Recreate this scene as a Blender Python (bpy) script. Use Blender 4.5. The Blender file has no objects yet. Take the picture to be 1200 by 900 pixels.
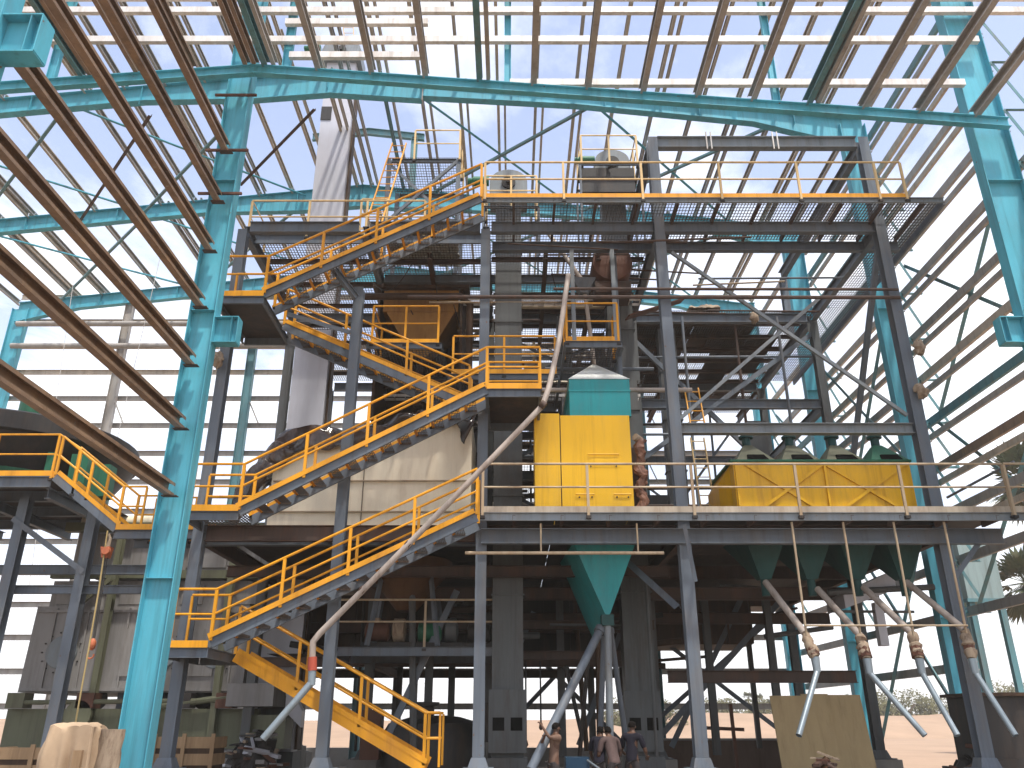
import bpy, bmesh, math, random
from mathutils import Vector, Matrix, noise

random.seed(7)
SC = bpy.context.scene
COL = SC.collection
V = Vector
# ------------------------------------------------------------------ camera
FPX, PITCH, EYE = 960.0, math.radians(22.5), 1.6
cam_data = bpy.data.cameras.new('camera')
cam_data.sensor_width = 36.0
cam_data.lens = FPX / 1200.0 * 36.0
cam_data.clip_start = 0.05
cam_data.clip_end = 3000.0
cam = bpy.data.objects.new('camera', cam_data)
COL.objects.link(cam)
cam.location = (0, 0, EYE)
cam.rotation_euler = (math.radians(90) + PITCH, 0, 0)
SC.camera = cam
SC.render.resolution_x, SC.render.resolution_y = 1024, 768
# ------------------------------------------------------------------ sky, sun, exposure
SUN_EL, SUN_AZ = math.radians(68), math.radians(150)      # azimuth clockwise from +Y: behind the camera, to the right
W = bpy.data.worlds.new('World')
SC.world = W
W.use_nodes = True
nt = W.node_tree
for n in list(nt.nodes):
    nt.nodes.remove(n)
def wn(t, **k):
    n = nt.nodes.new(t)
    for a, b in k.items():
        setattr(n, a, b)
    return n
sky = wn('ShaderNodeTexSky', sky_type='NISHITA', sun_disc=False, sun_elevation=SUN_EL, sun_rotation=SUN_AZ,
         altitude=0.0, air_density=1.0, dust_density=1.6, ozone_density=1.5)
tc = wn('ShaderNodeTexCoord')
sep = wn('ShaderNodeSeparateXYZ')
nt.links.new(tc.outputs['Generated'], sep.inputs[0])
def wmath(op, a, b=None, clamp=False):
    n = wn('ShaderNodeMath', operation=op, use_clamp=clamp)
    for i, q in enumerate((a, b)):
        if q is None:
            continue
        if isinstance(q, (int, float)):
            n.inputs[i].default_value = q
        else:
            nt.links.new(q, n.inputs[i])
    return n.outputs[0]
zc = wmath('ADD', wmath('MAXIMUM', sep.outputs[2], 0.0), 0.18)
comb = wn('ShaderNodeCombineXYZ')
nt.links.new(wmath('DIVIDE', sep.outputs[0], zc), comb.inputs[0])
nt.links.new(wmath('DIVIDE', sep.outputs[1], zc), comb.inputs[1])
nz = wn('ShaderNodeTexNoise')
nz.inputs['Scale'].default_value = 1.5
nz.inputs['Detail'].default_value = 9
nz.inputs['Roughness'].default_value = 0.62
nz.inputs['Distortion'].default_value = 0.35
comb.inputs[2].default_value = 4.2
nt.links.new(comb.outputs[0], nz.inputs['Vector'])
cr = wn('ShaderNodeValToRGB')
cr.color_ramp.elements[0].position = 0.44
cr.color_ramp.elements[1].position = 0.62
nt.links.new(nz.outputs[0], cr.inputs[0])
# clouds thicken towards the horizon all round, as humid air does
hz = wmath('POWER', wmath('SUBTRACT', 1.0, wmath('MAXIMUM', sep.outputs[2], 0.0), True), 3.2)
cf = wmath('ADD', wmath('MULTIPLY', cr.outputs[0], 0.88), wmath('ADD', wmath('MULTIPLY', hz, 0.75), 0.12), True)
mix = wn('ShaderNodeMixRGB')
nt.links.new(cf, mix.inputs[0])
skg = wn('ShaderNodeMixRGB', blend_type='MULTIPLY')
skg.inputs[0].default_value = 1.0
skg.inputs[2].default_value = (1.80, 1.62, 1.60, 1)
nt.links.new(sky.outputs[0], skg.inputs[1])
nt.links.new(skg.outputs[0], mix.inputs[1])
mix.inputs[2].default_value = (8.0, 8.2, 8.6, 1)
bg = wn('ShaderNodeBackground')
bg.inputs[1].default_value = 0.15
nt.links.new(mix.outputs[0], bg.inputs[0])
wo = wn('ShaderNodeOutputWorld')
nt.links.new(bg.outputs[0], wo.inputs[0])
sun_d = bpy.data.lights.new('sun', 'SUN')
sun_d.energy = 4.2
sun_d.angle = math.radians(3)
sun_d.color = (1.0, 0.95, 0.87)
sun = bpy.data.objects.new('sun', sun_d)
COL.objects.link(sun)
sdir = V((math.sin(SUN_AZ) * math.cos(SUN_EL), math.cos(SUN_AZ) * math.cos(SUN_EL), math.sin(SUN_EL)))
sun.rotation_euler = sdir.to_track_quat('Z', 'Y').to_euler()
sun.location = (0, -10, 40)
SC.view_settings.view_transform = 'Standard'
SC.view_settings.look = 'None'
SC.view_settings.exposure = 0.38
SC.view_settings.gamma = 1.0
SC.view_settings.use_curve_mapping = False
SC.render.engine = 'CYCLES'
SC.cycles.max_bounces = 6
SC.cycles.diffuse_bounces = 3
SC.cycles.use_denoising = True

# ------------------------------------------------------------------ pixel of the photograph at a known distance -> place
_c, _s = math.cos(PITCH), math.sin(PITCH)
def at(px, py, Y):
    dx, dy = (px - 600) / FPX, (450 - py) / FPX
    t = Y / (_c - dy * _s)
    return V((dx * t, Y, EYE + (_s + dy * _c) * t))

# ------------------------------------------------------------------ materials
def material(name, base, rough=0.55, metal=0.0, var=0.22, second=None, second_amt=0.5, scale=1.2, streak=True,
             bump=0.0, bscale=40, spec=0.3, fleck=None, fleck_amt=0.62, stain=0.45, stain_col=(0.30, 0.24, 0.19)):
    m = bpy.data.materials.new(name)
    m.use_nodes = True
    t = m.node_tree
    b = t.nodes['Principled BSDF']
    b.inputs['Roughness'].default_value = rough
    b.inputs['Metallic'].default_value = metal
    b.inputs['Specular IOR Level'].default_value = spec
    geo = t.nodes.new('ShaderNodeNewGeometry')
    mp = t.nodes.new('ShaderNodeMapping')
    mp.inputs['Scale'].default_value = (1, 1, 0.25 if streak else 1)
    t.links.new(geo.outputs['Position'], mp.inputs[0])
    n1 = t.nodes.new('ShaderNodeTexNoise')
    n1.inputs['Scale'].default_value = scale
    n1.inputs['Detail'].default_value = 6
    n1.inputs['Roughness'].default_value = 0.65
    t.links.new(mp.outputs[0], n1.inputs['Vector'])
    r1 = t.nodes.new('ShaderNodeValToRGB')
    r1.color_ramp.elements[0].position = 0.3
    r1.color_ramp.elements[1].position = 0.72
    lo = [max(0, c * (1 - var)) for c in base] + [1]
    hi = [min(1, c * (1 + var * 0.6)) for c in base] + [1]
    r1.color_ramp.elements[0].color = lo
    r1.color_ramp.elements[1].color = hi
    t.links.new(n1.outputs[0], r1.inputs[0])
    out = r1.outputs[0]
    if second:
        n2 = t.nodes.new('ShaderNodeTexNoise')
        n2.inputs['Scale'].default_value = scale * 2.3
        n2.inputs['Detail'].default_value = 8
        n2.inputs['Roughness'].default_value = 0.7
        t.links.new(mp.outputs[0], n2.inputs['Vector'])
        r2 = t.nodes.new('ShaderNodeValToRGB')
        r2.color_ramp.elements[0].position = 0.48
        r2.color_ramp.elements[1].position = 0.66
        r2.color_ramp.elements[1].color = (second_amt,) * 3 + (1,)
        t.links.new(n2.outputs[0], r2.inputs[0])
        mx = t.nodes.new('ShaderNodeMixRGB')
        t.links.new(r2.outputs[0], mx.inputs[0])
        t.links.new(out, mx.inputs[1])
        mx.inputs[2].default_value = (*second, 1)
        out = mx.outputs[0]
    if fleck:
        n3 = t.nodes.new('ShaderNodeTexNoise')
        n3.inputs['Scale'].default_value = 9
        n3.inputs['Detail'].default_value = 4
        t.links.new(geo.outputs['Position'], n3.inputs['Vector'])
        r3 = t.nodes.new('ShaderNodeValToRGB')
        r3.color_ramp.elements[0].position = fleck_amt
        r3.color_ramp.elements[1].position = fleck_amt + 0.06
        t.links.new(n3.outputs[0], r3.inputs[0])
        mx = t.nodes.new('ShaderNodeMixRGB')
        t.links.new(r3.outputs[0], mx.inputs[0])
        t.links.new(out, mx.inputs[1])
        mx.inputs[2].default_value = (*fleck, 1)
        out = mx.outputs[0]
    if stain and streak:
        m2 = t.nodes.new('ShaderNodeMapping')
        m2.inputs['Scale'].default_value = (5.5, 5.5, 0.22)
        t.links.new(geo.outputs['Position'], m2.inputs[0])
        n4 = t.nodes.new('ShaderNodeTexNoise')
        n4.inputs['Scale'].default_value = 1.0
        n4.inputs['Detail'].default_value = 7
        n4.inputs['Roughness'].default_value = 0.72
        t.links.new(m2.outputs[0], n4.inputs['Vector'])
        r4 = t.nodes.new('ShaderNodeValToRGB')
        r4.color_ramp.elements[0].position = 0.50
        r4.color_ramp.elements[1].position = 0.74
        r4.color_ramp.elements[1].color = (stain,) * 3 + (1,)
        t.links.new(n4.outputs[0], r4.inputs[0])
        mx = t.nodes.new('ShaderNodeMixRGB')
        mx.blend_type = 'MULTIPLY'
        t.links.new(r4.outputs[0], mx.inputs[0])
        t.links.new(out, mx.inputs[1])
        mx.inputs[2].default_value = (*stain_col, 1)
        out = mx.outputs[0]
    t.links.new(out, b.inputs['Base Color'])
    if bump:
        nb = t.nodes.new('ShaderNodeTexNoise')
        nb.inputs['Scale'].default_value = bscale
        nb.inputs['Detail'].default_value = 5
        t.links.new(geo.outputs['Position'], nb.inputs['Vector'])
        bp = t.nodes.new('ShaderNodeBump')
        bp.inputs['Strength'].default_value = bump
        bp.inputs['Distance'].default_value = 0.05
        t.links.new(nb.outputs[0], bp.inputs['Height'])
        t.links.new(bp.outputs[0], b.inputs['Normal'])
    return m

RUST = (0.16, 0.065, 0.03)
M = dict(
    teal=material('teal_paint', (0.09, 0.41, 0.52), 0.48, second=(0.10, 0.29, 0.36), second_amt=0.5, fleck=(0.17, 0.10, 0.06), fleck_amt=0.71, stain=0.5),
    teal_d=material('dull_teal_paint', (0.11, 0.25, 0.28), 0.55, second=(0.17, 0.15, 0.13), second_amt=0.5),
    brown=material('brown_primer_steel', (0.25, 0.17, 0.115), 0.38, metal=0.0, second=(0.36, 0.23, 0.125), second_amt=0.55, var=0.3, fleck=(0.28, 0.25, 0.21), fleck_amt=0.68),
    greybrown=material('dusty_purlin_steel', (0.37, 0.35, 0.325), 0.45, second=(0.38, 0.33, 0.275), second_amt=0.5, var=0.28),
    tan=material('pale_purlin_steel', (0.50, 0.44, 0.36), 0.45, second=(0.36, 0.27, 0.18), second_amt=0.5),
    galv=material('galvanised_steel', (0.72, 0.69, 0.64), 0.38, metal=0.15, second=(0.40, 0.33, 0.25), second_amt=0.5),
    grey=material('grey_steel_paint', (0.125, 0.15, 0.18), 0.5, second=(0.16, 0.145, 0.13), second_amt=0.5, fleck=(0.15, 0.085, 0.05), fleck_amt=0.7),
    grey_l=material('light_grey_paint', (0.21, 0.24, 0.26), 0.5, second=(0.20, 0.18, 0.15), second_amt=0.5, fleck=(0.2, 0.13, 0.08), fleck_amt=0.7),
    rust_shade=material('rusty_shade_steel', (0.075, 0.05, 0.04), 0.7, second=(0.13, 0.06, 0.035), second_amt=0.6),  # rusty steel, also used where low beams have shade put into their colour
    grating=material('floor_grating_steel', (0.07, 0.062, 0.058), 0.6, second=(0.13, 0.075, 0.045), second_amt=0.6),
    plate=material('floor_plate_steel', (0.055, 0.046, 0.042), 0.6, second=(0.13, 0.075, 0.05), second_amt=0.5),
    yellow=material('safety_yellow_paint', (0.78, 0.35, 0.015), 0.45, var=0.16, second=(0.62, 0.27, 0.04), second_amt=0.5, fleck=(0.20, 0.11, 0.05), fleck_amt=0.73),
    paleyellow=material('sun_faded_yellow_paint', (0.72, 0.52, 0.25), 0.5, second=(0.55, 0.38, 0.2), second_amt=0.5),
    siloy=material('silo_yellow_paint', (0.84, 0.48, 0.012), 0.4, var=0.10, second=(0.68, 0.40, 0.05), second_amt=0.45, scale=0.9, bump=0.12, bscale=3, stain=0.55, stain_col=(0.55, 0.42, 0.30), fleck=(0.30, 0.17, 0.06), fleck_amt=0.745),
    biny=material('bin_yellow_paint', (0.78, 0.43, 0.008), 0.4, var=0.12, second=(0.58, 0.32, 0.03), second_amt=0.5, stain=0.6, stain_col=(0.5, 0.38, 0.28), fleck=(0.28, 0.15, 0.05), fleck_amt=0.73),
    silot=material('silo_teal_paint', (0.02, 0.29, 0.31), 0.4, var=0.12, second=(0.06, 0.21, 0.22), second_amt=0.5, bump=0.06, bscale=3),
    hopt=material('hopper_green_paint', (0.013, 0.065, 0.062), 0.6, var=0.15, second=(0.03, 0.07, 0.065), second_amt=0.5),
    white=material('off_white_paint', (0.74, 0.76, 0.72), 0.45, second=(0.55, 0.55, 0.48), second_amt=0.5),
    cream=material('cream_tank_paint', (0.84, 0.75, 0.57), 0.45, var=0.08, stain=0.3, second=(0.66, 0.54, 0.38), second_amt=0.5, scale=0.8, bump=0.05, bscale=2.5),
    rail_l=material('weathered_rail_steel', (0.42, 0.33, 0.22), 0.5, second=(0.32, 0.20, 0.11), second_amt=0.6),
    kick=material('dusty_kick_plate', (0.42, 0.36, 0.28), 0.6, second=(0.27, 0.19, 0.13), second_amt=0.6),
    duct=material('galvanised_duct', (0.50, 0.50, 0.535), 0.42, metal=0.2, var=0.10, second=(0.42, 0.41, 0.43), second_amt=0.5, scale=0.7, stain=0.12),
    shaft=material('elevator_shade_grey', (0.10, 0.108, 0.11), 0.55, second=(0.075, 0.06, 0.05), second_amt=0.6),  # elevator grey, also the shade-darkened colour of the rear tower columns
    machine=material('machine_grey_casing', (0.25, 0.24, 0.23), 0.55, second=(0.18, 0.16, 0.145), second_amt=0.6, scale=0.8),
    olive=material('olive_frame_paint', (0.135, 0.14, 0.085), 0.55, second=(0.11, 0.1, 0.07), second_amt=0.5),
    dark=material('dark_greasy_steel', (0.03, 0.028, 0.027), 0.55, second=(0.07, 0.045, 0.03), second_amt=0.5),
    green=material('green_machine_paint', (0.02, 0.14, 0.075), 0.5, second=(0.025, 0.08, 0.05), second_amt=0.5),
    drum=material('rusty_drum_iron', (0.12, 0.05, 0.03), 0.65, second=(0.06, 0.03, 0.022), second_amt=0.7),
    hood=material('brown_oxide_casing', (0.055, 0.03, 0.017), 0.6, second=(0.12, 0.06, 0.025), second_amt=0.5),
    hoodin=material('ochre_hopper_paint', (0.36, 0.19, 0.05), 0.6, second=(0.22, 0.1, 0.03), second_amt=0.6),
    ochre_shade=material('shaded_ochre_paint', (0.11, 0.052, 0.02), 0.7, second=(0.07, 0.035, 0.018)),  # shaded copy of the ochre, the shade under the deck is in the colour
    pvc=material('dusty_plastic_pipe', (0.40, 0.345, 0.30), 0.55, second=(0.24, 0.18, 0.145), second_amt=0.6),
    wrap=material('sack_cloth_wrap', (0.36, 0.28, 0.20), 0.9, second=(0.16, 0.10, 0.065), second_amt=0.8, scale=5),
    zinc=material('bright_zinc_tube', (0.26, 0.31, 0.34), 0.4, metal=0.4, var=0.2),
    redv=material('red_valve_paint', (0.42, 0.08, 0.045), 0.5),
    orange=material('orange_hoist_paint', (0.55, 0.16, 0.07), 0.5, second=(0.3, 0.1, 0.05)),
    chain=material('dark_chain_steel', (0.06, 0.055, 0.05), 0.5),
    rope=material('yellow_rope', (0.48, 0.36, 0.16), 0.9),
    tarp=material('black_plastic_sheet', (0.035, 0.022, 0.017), 0.16, var=0.4, second=(0.14, 0.085, 0.06), second_amt=0.7, spec=0.5),
    burlap=material('jute_burlap', (0.48, 0.35, 0.23), 0.95, var=0.12, second=(0.36, 0.25, 0.155), second_amt=0.5, bump=0.3, bscale=110, streak=False),
    wood=material('raw_crate_wood', (0.34, 0.225, 0.125), 0.8, var=0.3, second=(0.22, 0.13, 0.07), second_amt=0.5),
    ply=material('plywood_board', (0.36, 0.27, 0.14), 0.75, var=0.15, second=(0.28, 0.2, 0.1), second_amt=0.5),
    concrete=material('grey_concrete', (0.27, 0.255, 0.235), 0.9, second=(0.2, 0.18, 0.16), second_amt=0.5, streak=False, bump=0.2),
    brick=material('dark_plinth_render', (0.10, 0.065, 0.05), 0.9, second=(0.15, 0.10, 0.075), second_amt=0.5),
    sand=material('dry_sand', (0.33, 0.225, 0.15), 0.95, var=0.18, second=(0.26, 0.18, 0.12), second_amt=0.5, scale=0.12, streak=False, bump=0.3, bscale=2),
    floor=material('dusty_floor', (0.22, 0.17, 0.13), 0.95, second=(0.16, 0.12, 0.09), scale=0.5, streak=False),
    skin=material('brown_skin', (0.10, 0.05, 0.03), 0.5, var=0.08),
    hair=material('black_hair', (0.008, 0.006, 0.005), 0.9, var=0.1, spec=0.1),
    shirt_a=material('tan_shirt_cloth', (0.17, 0.105, 0.075), 0.9, var=0.2),
    shirt_b=material('navy_shirt_cloth', (0.012, 0.011, 0.02), 0.9, var=0.2),
    shirt_c=material('checked_shirt_cloth', (0.09, 0.06, 0.055), 0.9, var=0.35, scale=9),
    trousers=material('dark_trouser_cloth', (0.035, 0.03, 0.03), 0.9, var=0.2),
    bluecart=material('blue_cart_paint', (0.01, 0.045, 0.09), 0.5),
    trunk=material('palm_trunk_bark', (0.13, 0.105, 0.08), 0.95),
    palm=material('palm_leaf', (0.07, 0.085, 0.035), 0.7, var=0.35, second=(0.16, 0.11, 0.045), second_amt=0.5, scale=0.7),
    leaf=material('scrub_foliage', (0.12, 0.115, 0.05), 0.9, var=0.4, second=(0.09, 0.085, 0.035), second_amt=0.5, scale=0.4),
    glass=material('dark_opening', (0.01, 0.01, 0.01), 0.9, spec=0.0),
    copper=material('crumpled_copper_sheet', (0.24, 0.115, 0.07), 0.45, var=0.4, second=(0.09, 0.045, 0.03), second_amt=0.7, scale=4),
    paletank=material('pale_teal_casing', (0.27, 0.36, 0.36), 0.5, second=(0.22, 0.27, 0.26)),
)

# ------------------------------------------------------------------ helpers
ROOT = {}
def tag(o, label, cat, group=None, kind=None):
    if label: o['label'] = label
    if cat: o['category'] = cat
    if group: o['group'] = group
    if kind: o['kind'] = kind
    return o
def thing(name, label, cat, loc=(0, 0, 0), group=None):
    o = bpy.data.objects.new(name, None)
    o.empty_display_size = 0.2
    COL.objects.link(o)
    o.location = loc
    ROOT[o.name] = V(loc)
    tag(o, label, cat, group)
    return o
def basis(t, up):
    t = t.normalized()
    up = V(up)
    v = up - t * up.dot(t)
    if v.length < 1e-4:
        up = V((0, 1, 0)) if abs(t.y) < 0.9 else V((1, 0, 0))
        v = up - t * up.dot(t)
    v.normalize()
    return t, t.cross(v), v
class MB:
    def __init__(s):
        s.v, s.f, s.smooth = [], [], False
    def hexa(s, pts):
        b = len(s.v)
        s.v += [V(p) for p in pts]
        s.f += [tuple(b + i for i in q) for q in ((0, 3, 2, 1), (4, 5, 6, 7), (0, 1, 5, 4), (1, 2, 6, 5), (2, 3, 7, 6), (3, 0, 4, 7))]
        return s
    def box(s, lo, hi):
        x0, y0, z0 = lo
        x1, y1, z1 = hi
        return s.hexa([(x0, y0, z0), (x1, y0, z0), (x1, y1, z0), (x0, y1, z0), (x0, y0, z1), (x1, y0, z1), (x1, y1, z1), (x0, y1, z1)])
    def bar(s, p0, p1, w, h, up=(0, 0, 1), ou=0.0, ov=0.0):
        p0, p1 = V(p0), V(p1)
        t, u, v = basis(p1 - p0, up)
        a = [u * (ou + i * w / 2) + v * (ov + j * h / 2) for i, j in ((-1, -1), (1, -1), (1, 1), (-1, 1))]
        return s.hexa([p0 + q for q in a] + [p1 + q for q in a])
    def isec(s, p0, p1, d, b, up=(0, 0, 1), tf=0.014, tw=0.01):
        s.bar(p0, p1, b, tf, up, 0, d / 2 - tf / 2)
        s.bar(p0, p1, b, tf, up, 0, -d / 2 + tf / 2)
        return s.bar(p0, p1, tw, d - 2 * tf - 0.001, up)
    def csec(s, p0, p1, d, b, up=(0, 0, 1), t=0.008, flip=1):
        s.bar(p0, p1, t, d, up, -flip * (b / 2 - t / 2), 0)
        s.bar(p0, p1, b - t - 0.0005, t, up, flip * t / 2, d / 2 - t / 2)
        return s.bar(p0, p1, b - t - 0.0005, t, up, flip * t / 2, -d / 2 + t / 2)
    def lipc(s, p0, p1, d, b, up=(0, 0, 1), t=0.006, flip=1, lip=.03):
        s.csec(p0, p1, d, b, up, t, flip)
        s.bar(p0, p1, t, lip, up, flip * (b / 2 - t / 2), d / 2 - t - lip / 2 - .0005)
        return s.bar(p0, p1, t, lip, up, flip * (b / 2 - t / 2), -d / 2 + t + lip / 2 + .0005)
    def angle(s, p0, p1, w, up=(0, 0, 1), t=0.008):
        s.bar(p0, p1, t, w, up, 0, 0)
        return s.bar(p0, p1, w, t, up, w / 2 + t / 2, -w / 2 + t / 2)
    def tube(s, pts, r, n=8, cap=True):
        pts = [V(p) for p in pts]
        rr = r if isinstance(r, (list, tuple)) else [r] * len(pts)
        b = len(s.v)
        ref = None
        for i, p in enumerate(pts):
            t = (pts[min(i + 1, len(pts) - 1)] - pts[max(i - 1, 0)])
            t, u, v = basis(t, ref if ref else (0.13, 0.21, 1))
            ref = v
            for k in range(n):
                a = 2 * math.pi * k / n
                s.v.append(p + (u * math.cos(a) + v * math.sin(a)) * rr[i])
        for i in range(len(pts) - 1):
            for k in range(n):
                k2 = (k + 1) % n
                s.f.append((b + i * n + k, b + i * n + k2, b + (i + 1) * n + k2, b + (i + 1) * n + k))
        if cap:
            s.f.append(tuple(b + k for k in range(n))[::-1])
            s.f.append(tuple(b + (len(pts) - 1) * n + k for k in range(n)))
        s.smooth = True
        return s
    def lathe(s, prof, c, axis=(0, 0, 1), n=24):
        c = V(c)
        t, u, v = basis(V(axis), (0.02, 1, 0.03))
        b = len(s.v)
        for r, h in prof:
            for k in range(n):
                a = 2 * math.pi * k / n
                s.v.append(c + t * h + (u * math.cos(a) + v * math.sin(a)) * r)
        for i in range(len(prof) - 1):
            for k in range(n):
                k2 = (k + 1) % n
                s.f.append((b + i * n + k, b + i * n + k2, b + (i + 1) * n + k2, b + (i + 1) * n + k))
        s.f.append(tuple(b + k for k in range(n))[::-1])
        s.f.append(tuple(b + (len(prof) - 1) * n + k for k in range(n)))
        s.smooth = True
        return s
    def frustum(s, x0, x1, y0, y1, z0, a0, a1, b0, b1, z1):
        return s.hexa([(x0, y0, z0), (x1, y0, z0), (x1, y1, z0), (x0, y1, z0), (a0, b0, z1), (a1, b0, z1), (a1, b1, z1), (a0, b1, z1)])
    def mesh(s, name, mat, origin=V((0, 0, 0)), recalc=True):
        me = bpy.data.meshes.new(name)
        me.from_pydata([tuple(p - origin) for p in s.v], [], s.f)
        if recalc:
            bm = bmesh.new()
            bm.from_mesh(me)
            bmesh.ops.recalc_face_normals(bm, faces=bm.faces)
            bm.to_mesh(me)
            bm.free()
        if s.smooth:
            me.polygons.foreach_set('use_smooth', [True] * len(me.polygons))
            me.set_sharp_from_angle(angle=math.radians(40))
        me.materials.append(M[mat] if isinstance(mat, str) else mat)
        return me
    def build(s, name, mat, parent=None, label=None):
        r = parent
        while r is not None and r.parent is not None:
            r = r.parent
        org = ROOT[r.name] if r is not None and r.name in ROOT else V((0, 0, 0))
        o = bpy.data.objects.new(name, s.mesh(name, mat, org))
        COL.objects.link(o)
        if parent is not None:
            o.parent = parent
        if label:
            o['label'] = label
        return o
def put(name, me, loc, parent, rz=0.0, rot=None):
    """a repeat of a piece that shares its mesh; loc is in world units"""
    o = bpy.data.objects.new(name, me)
    COL.objects.link(o)
    r = parent
    while r.parent is not None:
        r = r.parent
    o.location = V(loc) - ROOT[r.name] if parent.parent is None else V(loc) - ROOT[r.name] - parent.location
    o.rotation_euler = rot if rot else (0, 0, rz)
    o.parent = parent
    return o

# ------------------------------------------------------------------ ground
def make_ground():
    m = MB()
    xs = [-900, -400, -200, -120, -80, -50, -30, -15, 0, 8, 12, 15, 18] + [20 + i * 3 for i in range(30)] + [120, 200, 400, 900]
    ys = [-300, -60, -20, 0, 12, 25, 40, 52, 62, 72, 85, 94, 100, 104, 108, 112, 118, 125, 140, 160, 230, 400, 1500]
    for y in ys:
        for x in xs:
            h = 0.0
            if y > 45:
                h = 0.35 * noise.noise(V((x * 0.02, y * 0.02, 1.7))) * min(1, (y - 45) / 30)
                h += 1.9 * max(0, min(1, (y - 62) / 30)) * (1 - max(0, min(1, (x - 8) / 10)))
                h += (3.0 + 1.1 * noise.noise(V((x * .06, y * .03, 4.1)))) * max(0, min(1, (y - 100) / 18)) * max(0, min(1, (x - 12) / 10))
            m.v.append(V((x, y, h)))
    w = len(xs)
    for j in range(len(ys) - 1):
        for i in range(w - 1):
            m.f.append((j * w + i, j * w + i + 1, (j + 1) * w + i + 1, (j + 1) * w + i))
    g = m.build('ground', 'sand')
    g['kind'] = 'structure'
    fl = MB().box((-24, -8, 0.02), (12.5, 35, 0.10)).build('shed_floor', 'floor')
    fl['kind'] = 'structure'
make_ground()

# ------------------------------------------------------------------ the shed
F1, F2, F3, F4 = 15.0, 21.0, 27.25, 33.5
XR, XL, XM = 11.2, -22.9, -6.3      # outer faces right / left, middle column
RX, RZ, RSL = -5.9, 21.45, 0.115     # ridge of the tall part
LRX, LRZ, LSL = -5.9, 15.58, 0.09    # ridge of the lower front bay
def roof_z(x): return RZ - abs(x - RX) * RSL
def low_z(x): return LRZ - abs(x - LRX) * LSL
shed = thing('steel_shed', 'huge open shed frame of turquoise columns and rafters with brown purlins', 'shed', (XM, F1, 0))

def shed_column(x_out, y, z0, z1, d0, d1, sgn, bw=0.3, mat='teal', bracket=None):
    """tapered I column; x_out is the straight outer face, sgn points from outer face inwards"""
    m = MB()
    tf, tw = 0.02, 0.012
    def xs(z):
        return x_out + sgn * (d0 + (d1 - d0) * (z - z0) / (z1 - z0))
    def plate(xa0, xb0, xa1, xb1, hw):
        m.hexa([(xa0, y - hw, z0), (xb0, y - hw, z0), (xb0, y + hw, z0), (xa0, y + hw, z0),
                (xa1, y - hw, z1), (xb1, y - hw, z1), (xb1, y + hw, z1), (xa1, y + hw, z1)])
    plate(x_out, x_out + sgn * tf, x_out, x_out + sgn * tf, bw / 2)
    plate(xs(z0) - sgn * tf, xs(z0), xs(z1) - sgn * tf, xs(z1), bw / 2)
    plate(x_out + sgn * (tf + .001), xs(z0) - sgn * (tf + .001), x_out + sgn * (tf + .001), xs(z1) - sgn * (tf + .001), tw / 2)
    c = m.build('column', mat, shed)
    for z in (4.0, 9.4, 12.6):
        if z < z1 - 0.5:
            MB().box((min(x_out, xs(z)) + tf + .004, y - bw / 2 + .02, z), (max(x_out, xs(z)) - tf - .004, y - .008, z + .014)).build('stiffener', mat, c)
    MB().box((min(x_out, xs(z0)) - .12, y - bw / 2 - .1, z0 - .03), (max(x_out, xs(z0)) + .12, y + bw / 2 + .1, z0 - .001)).build('base_plate', mat, c)
    q = MB().box((min(x_out, xs(z0)) - .3, y - .45, 0.0), (max(x_out, xs(z0)) + .3, y + .45, z0 - .031))
    q.build('pedestal', 'concrete', c)
    if bracket:
        xi = xs(bracket)
        b = MB()
        L = 0.48 * sgn
        b.bar((xi + sgn * .002, y, bracket + .0), (xi + L, y, bracket + .0), 0.26, 0.02)
        b.bar((xi + sgn * .002, y, bracket - .56), (xi + L, y, bracket - .56), 0.26, 0.02)
        b.bar((xi + sgn * .002, y, bracket - .28), (xi + L, y, bracket - .28), 0.012, 0.538)
        b.bar((xi + L * .72, y, bracket - .549), (xi + L * .72, y, bracket - .011), 0.012, 0.25, (0, 1, 0))
        b.bar((xi + L, y, bracket - .549), (xi + L, y, bracket - .011), 0.014, 0.26, (0, 1, 0))
        b.build('crane_bracket', mat, c)
    return c
# middle columns (front bay and gable line), right row, left row
shed_column(XM - .28, 7.4, 0.55, 15.3, 0.56, 0.56, 1, bracket=9.35)
shed_column(XM - .28, F1, 0.55, 20.6, 0.54, 0.54, 1, bracket=9.25)
for y, d0, d1, br in ((7.4, .8, .8, 9.35), (F1, .78, .82, 9.25), (F2, .62, .8, None), (F3, .55, .75, None), (F4, .5, .7, None)):
    shed_column(XR, y, 0.55, (14.0 if y < 10 else 19.2), d0, d1, -1, bracket=br)
for y in (F1, F2, F3, F4):
    shed_column(XL, y, 0.55, 19.2, .5, .75, 1)
def rafter(y, stations, bw, mat='teal', name='rafter', tf=0.016, tw=0.01):
    m = MB()
    for (x0, z0, d0), (x1, z1, d1) in zip(stations[:-1], stations[1:]):
        def pl(za0, zb0, za1, zb1, hw):
            m.hexa([(x0, y - hw, za0), (x1, y - hw, za1), (x1, y + hw, za1), (x0, y + hw, za0),
                    (x0, y - hw, zb0), (x1, y - hw, zb1), (x1, y + hw, zb1), (x0, y + hw, zb0)])
        pl(z0 - tf, z0, z1 - tf, z1, bw / 2)
        pl(z0 - d0, z0 - d0 + tf, z1 - d1, z1 - d1 + tf, bw / 2)
        pl(z0 - d0 + tf + .001, z0 - tf - .001, z1 - d1 + tf + .001, z1 - tf - .001, tw / 2)
    o = m.build(name, mat, shed)
    return o
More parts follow.
